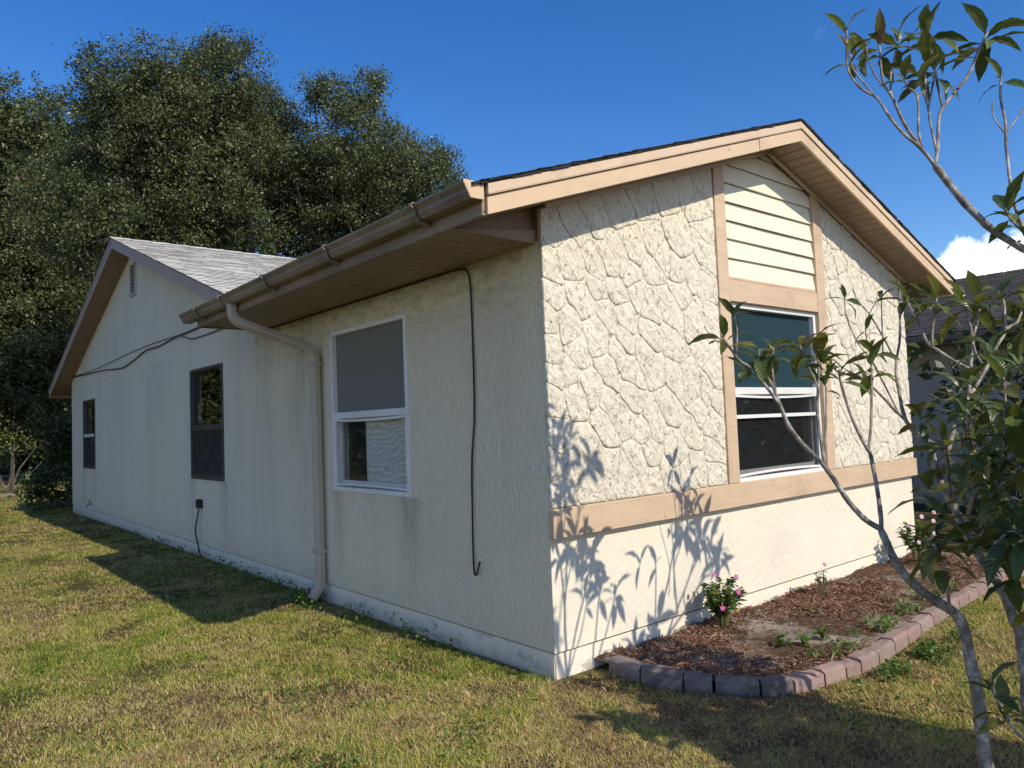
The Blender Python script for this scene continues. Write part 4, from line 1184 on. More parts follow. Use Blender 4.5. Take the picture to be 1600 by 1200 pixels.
r1 = np.random.default_rng(21)
bushlet('flowering_plant', (1.40, -0.19, 0.04), 0.32, 0.20, 480, 0.056, 'periwinkle_leaf', 'bushy green plant with several pink flowers against the sunlit wall', 'plant', r1,
        'pink periwinkles in the bed', [(-.10, -.03, .385, .019, (-.3, -1, .9)), (.13, -.04, .34, .019, (-.5, -1, .3)), (-.16, -.12, .19, .021, (-.6, -1, .2)), (-.0, -.14, .27, .021, (-.5, -1, .4))], 16)
bushlet('flowering_plant', (2.66, -0.25, 0.05), 0.22, 0.06, 26, 0.05, 'periwinkle_leaf', 'spindly little plant with one pink flower above the far mulch', 'plant', r1,
        'pink periwinkles in the bed', [(0.0, -.03, .25, .02, (-.3, -1, .6))], 4)
bushlet('flowering_plant', (4.35, -0.30, 0.05), 0.42, 0.24, 300, 0.06, 'periwinkle_leaf', 'leggy plant with pale pink flowers at the far end of the bed', 'plant', r1,
        'pink periwinkles in the bed', [(-.1, -.1, .46, .024, (-.6, -1, .3)), (.1, -.12, .40, .024, (-.6, -1, .3)), (0, -.16, .30, .022, (-.6, -1, .3)), (-.2, -.1, .24, .022, (-.6, -1, .3)), (.18, -.1, .47, .022, (-.6, -1, .3)), (-.15, .0, .38, .022, (-.6, -1, .3))], 14, 'pale_petal')
weeds = [((1.25, -0.72, .05), 'bright green seedling nearest the dark edging stones'), ((1.36, -0.80, .05), 'middle one of three bright green seedlings behind the pink edging'), ((1.55, -0.83, .05), 'right one of three bright green seedlings behind the pink edging')]
for (p, lb) in weeds: bushlet('seedling', p, 0.09, 0.05, 26, 0.055, 'weed_leaf', lb, 'seedling', r1, 'seedlings in the bed', (), 5)
bushlet('seedling', (2.0, -.52, .05), 0.10, 0.05, 16, 0.035, 'yellow_shrub_leaf', 'wispy yellowish seedling in the middle of the mulch', 'seedling', r1, 'seedlings in the bed', (), 5)

# low weeds creeping along the bed edge and the wall foot: nobody could count them
C_ = []
for k in range(4200):
    z = RNG.integers(4)
    if z == 0: x, y = RNG.uniform(1.2, 3.6), 0; y = np.interp(x, edge_np[1:, 0], edge_np[1:, 1]) + .13 + abs(RNG.normal(0, .09))
    elif z == 1: x, y = RNG.normal(-.10, .07), RNG.uniform(.9, 9.5)
    elif z == 2: x, y = RNG.normal(-.14, .08), RNG.normal(3.15, .35)
    else: x, y = RNG.normal(1.75, .35), -1.28 - abs(RNG.normal(0, .08))
    if x > -0.03 and y > 0: continue
    if mnoise.noise(Vector((x * 4, y * 2.2, 7))) < -0.05: continue
    C_.append((x, y, (0.045 if z == 0 else 0.0) + RNG.uniform(0.005, .095 if z in (1, 2) else .055)))
v, q = leaves_np(np.array(C_), 0.034, 0.024, RNG, .9, .1)
np_mesh('weeds', v, q, 'weed_leaf', kind='stuff')

# ------------------------------------------------------------------ loquat tree
BRANCHES = [
  ('trunk', [(0.376,-2.123,-0.03),(0.375,-2.115,0.055),(0.392,-2.102,0.222),(0.401,-2.084,0.419),(0.393,-2.052,0.621),(0.344,-1.99,0.698),(0.304,-1.922,0.761),(0.273,-1.863,0.86),(0.265,-1.814,0.991)], 0.031, 0.017),
  ('branch', [(0.265,-1.814,0.991),(0.248,-1.751,1.035),(0.233,-1.679,1.129),(0.226,-1.603,1.255),(0.218,-1.536,1.327),(0.206,-1.455,1.431),(0.208,-1.412,1.537)], 0.0137, 0.0101),
  ('branch', [(0.208,-1.412,1.537),(0.18,-1.296,1.714),(0.151,-1.238,1.771),(0.132,-1.165,1.894)], 0.0086, 0.0055),
  ('branch', [(0.208,-1.412,1.537),(0.228,-1.358,1.646),(0.231,-1.314,1.723),(0.252,-1.286,1.823)], 0.0086, 0.0055),
  ('branch', [(0.21,-1.392,1.589),(0.269,-1.344,1.709),(0.328,-1.323,1.822)], 0.0058, 0.0047),
  ('branch', [(0.151,-1.225,1.794),(0.181,-1.22,1.906),(0.195,-1.199,2.004)], 0.005, 0.0031),
  ('branch', [(0.226,-1.603,1.255),(0.258,-1.573,1.368),(0.32,-1.532,1.521),(0.41,-1.503,1.711),(0.458,-1.461,1.859)], 0.0094, 0.0062),
  ('branch', [(0.238,-1.59,1.283),(0.343,-1.56,1.469),(0.408,-1.534,1.638)], 0.0065, 0.0047),
  ('branch', [(0.356,-1.517,1.636),(0.37,-1.471,1.731),(0.389,-1.427,1.829)], 0.005, 0.0039),
  ('branch', [(0.265,-1.814,0.991),(0.304,-1.799,1.06),(0.433,-1.714,1.284),(0.439,-1.696,1.324),(0.471,-1.627,1.448),(0.505,-1.563,1.621),(0.535,-1.541,1.703)], 0.0115, 0.0062),
  ('branch', [(0.444,-1.699,1.315),(0.533,-1.679,1.445),(0.626,-1.651,1.616),(0.674,-1.633,1.727)], 0.0079, 0.0055),
  ('branch', [(1.191,-1.502,1.501),(1.205,-1.404,1.622),(1.139,-1.291,1.73),(1.101,-1.226,1.804)], 0.005, 0.0031),
  ('branch', [(1.247,-1.508,1.478),(1.255,-1.391,1.757),(1.222,-1.32,1.89),(1.211,-1.27,2.054),(1.234,-1.258,2.162)], 0.0058, 0.0031),
  ('branch', [(1.346,-1.469,1.781),(1.331,-1.357,2.039),(1.311,-1.295,2.139),(1.321,-1.269,2.22)], 0.005, 0.0031),
  ('branch', [(1.294,-1.425,1.791),(1.359,-1.404,2.015),(1.396,-1.394,2.168)], 0.0043, 0.0031),
  ('branch', [(1.244,-1.384,1.793),(1.286,-1.341,1.983),(1.397,-1.366,2.135),(1.425,-1.392,2.163)], 0.0043, 0.0023),
  ('trunk', [(0.434,-2.253,0.007),(0.539,-2.23,0.292),(0.61,-2.201,0.526),(0.612,-2.182,0.601),(0.628,-2.138,0.724),(0.677,-2.068,0.802),(0.723,-1.985,0.927),(0.821,-1.893,1.071),(0.866,-1.833,1.164),(0.96,-1.777,1.288),(0.991,-1.753,1.328)], 0.027, 0.014),
  ('branch', [(0.989,-1.777,1.318),(0.996,-1.745,1.337),(1.051,-1.651,1.391),(1.098,-1.593,1.478),(1.191,-1.537,1.624),(1.232,-1.513,1.724),(1.334,-1.508,1.928),(1.431,-1.48,2.231)], 0.015, 0.006),
  ('branch', [(1.035,-1.701,1.355),(1.049,-1.59,1.48),(1.063,-1.468,1.618),(1.057,-1.402,1.681),(1.025,-1.339,1.728)], 0.009, 0.005),
  ('branch', [(0.873,-1.84,1.185),(0.973,-1.856,1.334),(1.097,-1.866,1.488),(1.195,-1.874,1.548),(1.4,-1.9,1.696),(1.617,-1.94,1.904),(1.711,-1.97,1.954),(1.807,-1.98,2.073)], 0.014, 0.007),
  ('branch', [(1.307,-1.898,1.671),(1.292,-1.811,1.725),(1.277,-1.714,1.811),(1.273,-1.673,1.846),(1.31,-1.621,1.963),(1.358,-1.541,2.116)], 0.011, 0.006),
  ('branch', [(1.27,-1.696,1.83),(1.334,-1.678,1.925),(1.46,-1.666,2.116)], 0.008, 0.005),
  ('branch', [(1.195,-1.874,1.548),(1.313,-1.854,1.698),(1.457,-1.829,1.861),(1.561,-1.771,2.032),(1.588,-1.747,2.11)], 0.011, 0.006),
  ('branch', [(1.457,-1.829,1.861),(1.618,-1.818,2.029),(1.654,-1.802,2.106)], 0.008, 0.005),
  ('branch', [(1.4,-1.9,1.696),(1.383,-1.865,1.769),(1.435,-1.835,1.842)], 0.008, 0.006),
  ('branch', [(1.617,-1.94,1.904),(1.721,-1.908,2.077),(1.75,-1.884,2.137)], 0.008, 0.005),
  ('branch', [(0.613,-2.01,0.943),(0.486,-2.114,1.141),(0.434,-2.203,1.175),(0.407,-2.237,1.23),(0.393,-2.269,1.484),(0.4,-2.271,1.611)], 0.009, 0.005),
  ('branch', [(0.711,-1.933,1.083),(0.503,-2.007,1.272),(0.328,-2.063,1.362)], 0.009, 0.006),
  ('branch', [(0.655,-2.007,1.319),(0.52,-2.098,1.434),(0.476,-2.104,1.489)], 0.008, 0.006),
  ('branch', [(0.364,-2.39,0.948),(0.348,-2.321,1.089),(0.352,-2.24,1.184),(0.354,-2.23,1.208)], 0.009, 0.006),
  ('branch', [(0.383,-2.046,0.653),(0.297,-2.055,0.691),(0.217,-2.076,0.835),(0.169,-2.07,0.941),(0.15,-2.056,0.98)], 0.008, 0.006),
  ('branch', [(0.008,-2.439,0.319),(-0.076,-2.375,0.398),(-0.086,-2.345,0.467),(-0.1,-2.324,0.508),(-0.1,-2.313,0.553)], 0.007, 0.004),
  ('branch', [(0.28,-2.446,0.873),(0.208,-2.392,0.97),(0.169,-2.338,1.039),(0.124,-2.298,1.006)], 0.008, 0.005),
  ('trunk', [(0.114,-2.606,-0.431),(0.13,-2.616,-0.113),(0.15,-2.623,0.29),(0.191,-2.626,0.783),(0.229,-2.619,1.165),(0.256,-2.604,1.563),(0.28,-2.567,1.865),(0.257,-2.505,2.002)], 0.0192, 0.0127),
  ('branch', [(0.281,-2.5,2.006),(0.226,-2.415,2.08),(0.201,-2.354,2.141),(0.179,-2.315,2.189),(0.162,-2.255,2.283),(0.156,-2.203,2.381),(0.137,-2.168,2.451)], 0.0138, 0.0145),
  ('branch', [(0.137,-2.168,2.451),(0.124,-2.124,2.534),(0.104,-2.078,2.596),(0.093,-2.031,2.68),(0.091,-1.987,2.775),(0.066,-1.932,2.833),(0.058,-1.889,2.94),(0.108,-1.877,3.127)], 0.0081, 0.0038),
  ('branch', [(0.087,-1.984,2.778),(0.08,-1.945,2.851),(0.063,-1.912,2.919),(0.068,-1.901,2.987)], 0.0041, 0.0038),
  ('branch', [(0.126,-2.13,2.527),(0.131,-2.07,2.65),(0.141,-2.025,2.783),(0.141,-1.996,2.848),(0.175,-1.977,2.993),(0.182,-1.972,3.039)], 0.0075, 0.0046),
  ('branch', [(0.141,-2.025,2.783),(0.172,-2.016,2.889),(0.248,-2.028,3.057)], 0.0046, 0.0038),
  ('branch', [(0.146,-2.016,2.801),(0.118,-1.97,2.892),(0.128,-1.94,3.03)], 0.0041, 0.0023),
  ('branch', [(0.13,-2.129,2.541),(0.151,-2.114,2.621),(0.201,-2.099,2.77),(0.191,-2.069,2.819),(0.192,-2.059,2.864)], 0.0058, 0.0038),
  ('branch', [(0.203,-2.101,2.765),(0.241,-2.115,2.802),(0.273,-2.125,2.839)], 0.0041, 0.0038),
  ('branch', [(0.139,-2.17,2.456),(0.174,-2.17,2.522),(0.192,-2.169,2.573),(0.213,-2.168,2.635),(0.257,-2.171,2.711),(0.394,-2.228,2.861),(0.457,-2.249,2.963),(0.52,-2.271,3.064)], 0.0081, 0.0054),
  ('branch', [(0.163,-2.169,2.512),(0.199,-2.141,2.657),(0.212,-2.133,2.708),(0.241,-2.099,2.853),(0.244,-2.095,2.891)], 0.0052, 0.0038),
  ('branch', [(0.212,-2.132,2.703),(0.287,-2.139,2.867),(0.296,-2.141,2.915)], 0.0046, 0.0038),
  ('branch', [(0.257,-2.171,2.711),(0.285,-2.148,2.82),(0.298,-2.141,2.896)], 0.0052, 0.0046),
  ('branch', [(0.217,-2.125,2.739),(0.282,-2.11,2.923),(0.331,-2.113,3.073)], 0.0052, 0.0046),
  ('branch', [(0.304,-2.546,1.917),(0.227,-2.457,2.043),(0.224,-2.419,2.164),(0.252,-2.386,2.323),(0.305,-2.366,2.503),(0.335,-2.36,2.614),(0.363,-2.343,2.722),(0.392,-2.345,2.815)], 0.0081, 0.0046),
  ('branch', [(0.316,-2.36,2.558),(0.313,-2.328,2.63),(0.332,-2.324,2.695)], 0.0035, 0.0023),
  ('branch', [(0.32,-2.363,2.558),(0.388,-2.407,2.646),(0.456,-2.441,2.735)], 0.0035, 0.0031),
  ('branch', [(0.217,-2.422,2.145),(0.172,-2.401,2.18),(0.141,-2.392,2.225)], 0.0041, 0.0038)]
ROSETTES = [
  ((0.141,-1.159,1.898),6,0.17),
  ((0.195,-1.199,2.011),4,0.13),
  ((0.261,-1.28,1.814),8,0.17),
  ((0.337,-1.318,1.822),6,0.16),
  ((0.243,-1.338,1.734),4,0.12),
  ((0.16,-1.268,1.729),3,0.11),
  ((0.458,-1.461,1.859),10,0.17),
  ((0.389,-1.427,1.826),6,0.16),
  ((0.408,-1.534,1.638),3,0.12),
  ((0.434,-1.513,1.76),6,0.16),
  ((0.387,-1.506,1.667),4,0.15),
  ((0.535,-1.541,1.697),7,0.16),
  ((1.062,-1.4,1.682),4,0.143),
  ((0.674,-1.633,1.727),7,0.17),
  ((0.918,-1.535,1.811),4,0.165),
  ((1.232,-1.259,2.169),5,0.132),
  ((1.292,-1.349,1.982),4,0.11),
  ((1.243,-1.389,1.865),4,0.121),
  ((1.43,-1.39,2.164),2,0.099),
  ((1.428,-1.48,2.224),5,0.154),
  ((1.326,-1.554,2.119),6,0.161),
  ((1.384,-1.598,2.063),4,0.149),
  ((1.46,-1.666,2.123),8,0.196),
  ((1.566,-1.754,2.103),8,0.207),
  ((1.632,-1.809,2.107),7,0.207),
  ((1.727,-1.891,2.13),8,0.207),
  ((1.831,-1.974,2.075),7,0.207),
  ((1.804,-1.944,1.97),5,0.196),
  ((0.476,-2.104,1.489),7,0.18),
  ((0.328,-2.063,1.362),8,0.18),
  ((0.4,-2.271,1.611),7,0.17),
  ((0.393,-2.268,1.472),8,0.18),
  ((0.397,-2.249,1.332),8,0.18),
  ((0.358,-2.232,1.195),8,0.17),
  ((0.44,-2.148,1.238),6,0.17),
  ((0.556,-2.041,1.117),5,0.17),
  ((0.405,-2.323,1.357),6,0.18),
  ((0.347,-2.326,1.163),6,0.18),
  ((0.15,-2.057,0.985),10,0.17),
  ((0.175,-2.059,0.915),5,0.16),
  ((0.124,-2.298,1.006),7,0.18),
  ((0.178,-2.344,1.015),6,0.17),
  ((0.195,-2.368,0.784),5,0.17),
  ((-0.1,-2.313,0.557),6,0.12),
  ((-0.093,-2.34,0.478),7,0.12),
  ((0.107,-1.877,3.121),4,0.122),
  ((0.068,-1.893,2.991),6,0.122),
  ((0.181,-1.972,3.038),6,0.143),
  ((0.247,-2.028,3.056),6,0.143),
  ((0.128,-1.939,3.025),3,0.102),
  ((0.246,-2.094,2.887),5,0.143),
  ((0.191,-2.06,2.863),4,0.122),
  ((0.331,-2.114,3.079),9,0.163),
  ((0.298,-2.14,2.916),9,0.163),
  ((0.257,-2.062,3.04),4,0.133),
  ((0.52,-2.271,3.069),9,0.163),
  ((0.394,-2.344,2.816),4,0.112),
  ((0.451,-2.438,2.73),4,0.122),
  ((0.142,-2.392,2.225),7,0.153),
  ((0.22,-2.426,2.15),4,0.143),
  ((0.843,-1.783,1.465),6,0.18),
  ((0.875,-1.95,1.609),6,0.2),
  ((0.742,-2.095,1.542),7,0.2),
  ((0.734,-2.23,1.701),6,0.2),
  ((0.395,-2.323,1.482),6,0.2),
  ((0.608,-2.1,1.349),7,0.2),
  ((0.288,-2.351,1.289),7,0.2),
  ((0.404,-2.172,1.073),7,0.2),
  ((0.613,-1.952,1.037),6,0.19),
  ((0.172,-2.368,1.065),7,0.2),
  ((0.253,-2.168,0.965),6,0.19),
  ((0.599,-2.214,1.215),7,0.2),
  ((0.761,-1.822,1.133),5,0.18),
  ((0.128,-2.32,0.904),5,0.18),
  ((1.104,-2.024,1.792),7,0.19),
  ((1.023,-1.809,1.555),6,0.18),
  ((0.901,-2.085,1.365),8,0.2),
  ((0.9,-1.944,1.216),7,0.2),
  ((0.853,-2.154,1.053),8,0.2),
  ((0.982,-2.005,1.122),8,0.2)]

loquat = root('loquat_tree', (0.44, -2.10, 0), 'bare stemmed tree with large leathery leaves in front of the house', 'tree')
for kind, pts, r0, r1_ in BRANCHES:
    sp = smooth_path(pts, 4); n = len(sp)
    rad = []
    for i, p in enumerate(sp):
        r = r0 + (r1_ - r0) * (i / (n - 1)) ** 0.8
        r *= 1 + 0.07 * mnoise.noise(Vector(p) * 17) + (0.10 if i % 4 == 0 and 0 < i < n - 1 else 0)
        rad.append(r * .93)
    rad[-1] *= 0.8
    sp = [p + Vector((mnoise.noise(p * 9), mnoise.noise(p * 9 + Vector((5, 0, 0))), mnoise.noise(p * 9 + Vector((0, 7, 0))))) * min(0.006, r0 * .3) for p in sp]
    mb = MB(); mb.tube(sp, rad, 9 if r0 > .015 else 7); mb.build('trunk' if kind == 'trunk' else 'branch', 'loquat_bark', loquat, smooth=True)


def leaf_mesh(idx):
    """one leathery leaf, length 1 along +X: folded at the midrib, drooping, toothed edge"""
    r = random.Random(100 + idx)
    droop, fold, curl = r.uniform(.15, .5), r.uniform(.18, .4), r.uniform(-.15, .2)
    NS = 9; vs = []; fs = []
    for i in range(NS + 1):
        t = i / NS
        w = 0.132 * (math.sin(math.pi * min(t ** 0.85, 1)) ** 0.75) * (1.12 if .45 < t < .8 else 1.0) if 0 < t < 1 else 0.006
        if t < .12: w = max(0.010, w * .45)
        x = t * math.cos(droop * t * .9); z = -droop * t * t * .75 + .06 * math.sin(t * 3)
        tw = curl * t
        for j, s in enumerate((-1, -.5, 0, .5, 1)):
            y = s * w * (1 + (.06 if i % 2 else -.03) * abs(s))
            zz = z + abs(s) * w * fold + y * tw + .012 * math.sin(t * 17 + s * 2) * abs(s)
            vs.append((x, y, zz))
    for i in range(NS):
        for j in range(4): fs.append((i * 5 + j, i * 5 + j + 1, (i + 1) * 5 + j + 1, (i + 1) * 5 + j))
    me = bpy.data.meshes.new('leaf'); me.from_pydata(vs, [], fs)
    me.polygons.foreach_set('use_smooth', [True] * len(fs)); me.materials.append(MT['loquat_leaf']); return me


LEAVES = [leaf_mesh(i) for i in range(6)]
rl = random.Random(42)
nleaf = 0
mass_v, mass_f = [], []


def leaf_mats(tip, n, size, axis):
    out = []
    a0 = rl.uniform(0, 6.28)
    ax = axis.normalized(); e1 = ax.orthogonal().normalized(); e2 = ax.cross(e1)
    for k in range(n):
        a = a0 + k * 2.4 + rl.uniform(-.3, .3); lift = rl.uniform(-.6, .6) if k < n - 2 else rl.uniform(.6, 1.3)
        d = (e1 * math.cos(a) + e2 * math.sin(a)) * math.cos(lift) + ax * math.sin(lift)
        d = d.normalized()
        upv = Vector((0, 0, 1)); up_ = (upv - d * d.dot(upv))
        if up_.length < .15: up_ = e1
        up_.normalize(); rgt = up_.cross(d)
        roll = rl.uniform(-.5, .5); up2 = up_ * math.cos(roll) + rgt * math.sin(roll); rgt = up2.cross(d)
        s = size * rl.uniform(.7, 1.22); sw = s * rl.uniform(.88, 1.15)
        p = tip - ax * (0.012 + 0.010 * (n - k) * rl.uniform(.3, 1.0))
        out.append(Matrix(((d.x * s, rgt.x * sw, up2.x * s, p.x), (d.y * s, rgt.y * sw, up2.y * s, p.y), (d.z * s, rgt.z * sw, up2.z * s, p.z), (0, 0, 0, 1))))
    return out


ends = [(Vector(b[1][-1]), (Vector(b[1][-1]) - Vector(b[1][-2])).normalized()) for b in BRANCHES]
off = ORG[loquat.name]
for p, n, s in ROSETTES:
    tip = Vector(p)
    near = min(ends, key=lambda e: (e[0] - tip).length)
    ax = near[1] if (near[0] - tip).length < .09 else Vector((rl.uniform(-.3, .3), rl.uniform(-.3, .3), 1))
    ax = (ax + Vector((0, 0, .6))).normalized()
    for M in leaf_mats(tip, n, s * 0.98, ax):
        if nleaf >= 298: 
            me = LEAVES[nleaf % 6]; o_ = len(mass_v)
            mass_v += [M @ v.co for v in me.vertices]; mass_f += [tuple(i + o_ for i in f.vertices) for f in me.polygons]
            nleaf += 1; continue
        o = bpy.data.objects.new('leaf', LEAVES[nleaf % 6]); COL.objects.link(o); o.parent = loquat
        M2 = M.copy(); M2.translation = M.translation - off; o.matrix_basis = M2
        nleaf += 1
# the rest of the crown, out to the right: joined
rl.seed(77)
twigs = MB()
for k in range(85):
    for _ in range(60):
        z_ = rl.uniform(1.0, 2.3); p = Vector((rl.uniform(-.25, .75) + .099 * z_, rl.uniform(-1.85, -.55) - 1.243 * z_, z_))
        d = p - CAM; zz = d.dot(fw)
        if zz < .3 or 800 + FPX * d.dot(rt) / zz > 1720: break
    else: continue
    if (p.xy - CAM.xy).length < 2.5: continue
    for M in leaf_mats(p, 9, .19, Vector((rl.uniform(-.3, .3), rl.uniform(-.3, .3), 1))):
        me = LEAVES[k % 6]; o_ = len(mass_v)
        mass_v += [M @ v.co for v in me.vertices]; mass_f += [tuple(i + o_ for i in f.vertices) for f in me.polygons]
    twigs.tube([Vector((.95, -2.75, .1)).lerp(p, .15), Vector((.95, -2.75, .1)).lerp(p, .6) + Vector((0, 0, .1)), p], [.012, .009, .005], 5)
twigs.build('branch', 'loquat_bark', loquat)
mb = MB(); mb.add(mass_v, mass_f); mb.build('foliage', 'loquat_mass_leaf', loquat, kind='stuff')


# ------------------------------------------------------------------ trees and shrubs behind
def crown(name, blobs, per_m2, leaf, mat, parent, seed, twig=0.24, per=22, flat=0.9, core=False):
    """leaf clumps on twigs spread through lumpy blobs (x,y,z,r)"""
    r = np.random.default_rng(seed); V = []
    for (x, y, z, R) in blobs:
        if core:                               # lobes: clusters of twigs sitting on the crown, with hollows between
            n1 = int(5 + 11 * R * R); u1 = unit(r.normal(size=(n1, 3))); rs = r.uniform(.34, .62, n1) * min(1.0, .55 + R * .3)
            lc = u1 * (R * (0.5 + 0.62 * r.uniform(size=n1) ** 0.55))[:, None]
            n2 = max(2, int(per_m2 * 4 * R * R / per * 3.1 / n1)); n = n1 * n2
            w_ = unit(r.normal(size=(n, 3)) + np.repeat(u1, n2, 0) * .7 + np.array([0, -.15, .5]))
            c = np.array([x, y, z]) + np.repeat(lc, n2, 0) * np.array([1, 1, flat]) + w_ * (np.repeat(rs, n2) * r.uniform(.35, 1.05, n))[:, None]
            u = np.repeat(u1, n2, 0)
        else:
            n = max(3, int(per_m2 * 4 * R * R / per * 3.1))
            u = unit(r.normal(size=(n, 3))); rad = R * (0.35 + 0.65 * r.uniform(size=n) ** 0.45)
            lump = 1 + 0.20 * np.sin(u[:, 0] * 5 + seed + x) * np.cos(u[:, 1] * 6 + z) + 0.12 * np.sin(u[:, 2] * 9 + y)
            c = np.array([x, y, z]) + u * (rad * lump)[:, None] * np.array([1, 1, flat])
        # a few sprigs that stick out
        k = max(1, n // 14); ii = r.integers(0, n, k)
        c[ii] += u[ii] * R * r.uniform(.12, .30, k)[:, None] + np.array([0, 0, .12]) * R
        V.append(np.repeat(c, per, 0) + r.normal(size=(n * per, 3)) * twig * np.array([1, 1, .75]))
        if core:                               # shoots that break the outline: strings of thinning tufts
            for _ in range(int(5 + R * 4)):
                a = unit(r.normal(size=3) + np.array([0, 0, .5])); ln = R * r.uniform(.25, .65); bend_ = r.normal(size=3) * .25
                for t in np.linspace(0, 1, 7):
                    pt = np.array([x, y, z]) + a * (R * .9 + ln * t) + bend_ * t * t * R * .5 + r.normal(size=3) * .06
                    V.append(pt + r.normal(size=(int(26 * (1.15 - t)), 3)) * (.20 - .12 * t))
    cen = np.concatenate(V)
    v, q = leaves_np(cen, leaf, leaf * .52, r, .35, .18)
    if core:                                   # larger leaf sprays deep inside, where the light does not reach
        C2 = []
        for (x, y, z, R) in blobs:
            k = int(150 * R * R)
            C2.append(np.array([x, y, z]) + unit(r.normal(size=(k, 3))) * (R * .58 * r.uniform(size=(k, 1)) ** .4))
        v2, q2 = leaves_np(np.concatenate(C2), leaf * 2.4, leaf * 1.2, r, .35, .18)
        v = np.concatenate([v, v2]); q = np.concatenate([q, q2 + len(cen) * 4])
    return np_mesh(name, v, q, mat, parent)


def px_pt(px, py, dist):
    d = fw + rt * ((px - 800) / FPX) + up * ((600 - py) / FPX)
    return CAM + d * (dist / math.hypot(d.x, d.y))


TREE_L = [(1.03, 32.87, 14.9, 1.59), (-0.64, 33.76, 14.54, 2.36), (-0.53, 36.83, 15.19, 2.24), (2.48, 33.62, 14.78, 1.7), (0.76, 32.49, 12.29, 2.45), (0.75, 35.69, 12.69, 2.33), (2.97, 32.66, 13.03, 1.66), (-0.89, 33.03, 10.84, 2.97), (-0.33, 36.87, 11.53, 2.83), (1.87, 34.22, 10.15, 2.92), (2.34, 37.99, 10.57, 2.78), (3.73, 32.26, 10.81, 1.64), (0.89, 33.85, 7.49, 2.88), (1.55, 37.55, 7.73, 2.74), (3.0, 33.82, 7.65, 2.05), (3.56, 36.43, 7.91, 1.95), (-0.81, 34.28, 7.16, 3.08), (-0.52, 38.27, 7.49, 2.92), (0.95, 32.38, 4.92, 2.28), (1.53, 35.3, 4.87, 2.17), (2.74, 33.81, 5.24, 1.88), (-0.58, 34.56, 4.29, 2.41), (-0.24, 37.68, 3.98, 2.29), (1.6, 33.19, 3.41, 1.34), (3.27, 33.92, 9.12, 2.06), (3.67, 36.57, 9.07, 1.95), (2.69, 34.21, 6.27, 2.07), (2.78, 36.91, 6.38, 1.96), (1.88, 32.72, 3.91, 1.82), (0.97, 34.64, 2.94, 1.73), (-0.23, 33.47, 2.66, 2.01), (0.05, 36.07, 2.47, 1.91)]
TREE_M = [(1.91, 21.11, 12.34, 0.72), (1.8, 21.88, 11.9, 0.65), (2.83, 21.23, 12.54, 1.03), (4.04, 21.5, 13.08, 1.05), (5.18, 21.2, 13.93, 0.75), (5.11, 19.8, 13.69, 0.49), (5.23, 19.63, 12.47, 1.06), (6.66, 21.2, 12.89, 0.77), (2.84, 20.96, 11.02, 1.47), (3.14, 22.85, 11.3, 1.4), (4.38, 21.06, 11.21, 1.73), (5.23, 23.16, 11.81, 1.65), (6.08, 20.91, 11.21, 1.41), (6.51, 22.71, 11.54, 1.34), (2.45, 22.54, 10.01, 1.32), (3.67, 21.4, 9.29, 1.86), (4.44, 23.69, 9.69, 1.77), (4.95, 19.85, 8.89, 1.67), (5.79, 21.85, 9.25, 1.58), (6.61, 19.83, 10.23, 0.96), (2.35, 20.51, 7.47, 1.33), (2.92, 22.15, 7.66, 1.26), (4.51, 21.65, 8.01, 1.42), (5.26, 23.35, 8.13, 1.35), (2.11, 22.74, 8.55, 0.96), (2.23, 21.43, 11.04, 1.03), (7.1, 20.93, 12.0, 0.95), (3.6, 21.22, 7.59, 1.84), (4.47, 23.47, 7.78, 1.75), (4.82, 19.98, 10.33, 1.78), (5.34, 22.25, 10.96, 1.69), (1.27, 23.0, 8.69, 1.45), (1.54, 24.87, 8.88, 1.38), (3.2, 20.97, 10.5, 1.82), (3.79, 23.26, 11.12, 1.73), (4.85, 20.61, 11.79, 1.37), (5.45, 22.29, 12.22, 1.3)]
TREE_R = [(7.5, 18.72, 12.45, 0.4), (8.37, 19.11, 12.56, 0.64), (8.92, 18.35, 12.42, 0.72), (9.72, 18.54, 12.92, 0.57), (9.48, 18.74, 11.81, 0.8), (8.0, 18.01, 10.49, 1.09), (6.69, 18.5, 10.26, 0.87), (7.85, 20.15, 9.68, 1.52), (8.53, 22.01, 10.09, 1.45), (9.57, 19.71, 9.97, 1.43), (10.43, 21.35, 10.14, 1.36), (9.95, 18.05, 10.58, 0.86), (10.95, 17.88, 10.84, 0.6), (10.01, 17.09, 9.23, 1.05), (11.66, 17.38, 10.45, 0.46), (7.09, 20.56, 8.34, 1.41), (7.81, 22.25, 8.44, 1.34), (8.79, 19.24, 8.38, 1.39), (9.35, 20.98, 8.48, 1.32), (10.01, 18.33, 8.79, 1.03), (11.1, 16.8, 9.56, 0.53), (5.26, 19.13, 7.46, 0.98), (8.25, 20.03, 9.04, 1.76), (9.22, 22.11, 9.33, 1.68), (7.13, 20.58, 9.67, 1.41), (7.97, 22.21, 9.81, 1.34), (9.41, 18.14, 8.76, 1.35), (10.46, 19.56, 9.0, 1.28), (9.12, 19.78, 10.25, 1.3), (7.35, 20.48, 11.35, 0.71), (9.43, 17.3, 9.61, 1.09), (10.36, 16.82, 9.86, 0.77)]
BASES = [(-1.41, 34.69, 0), (4.55, 22.13, 0), (9.27, 19.65, 0)]


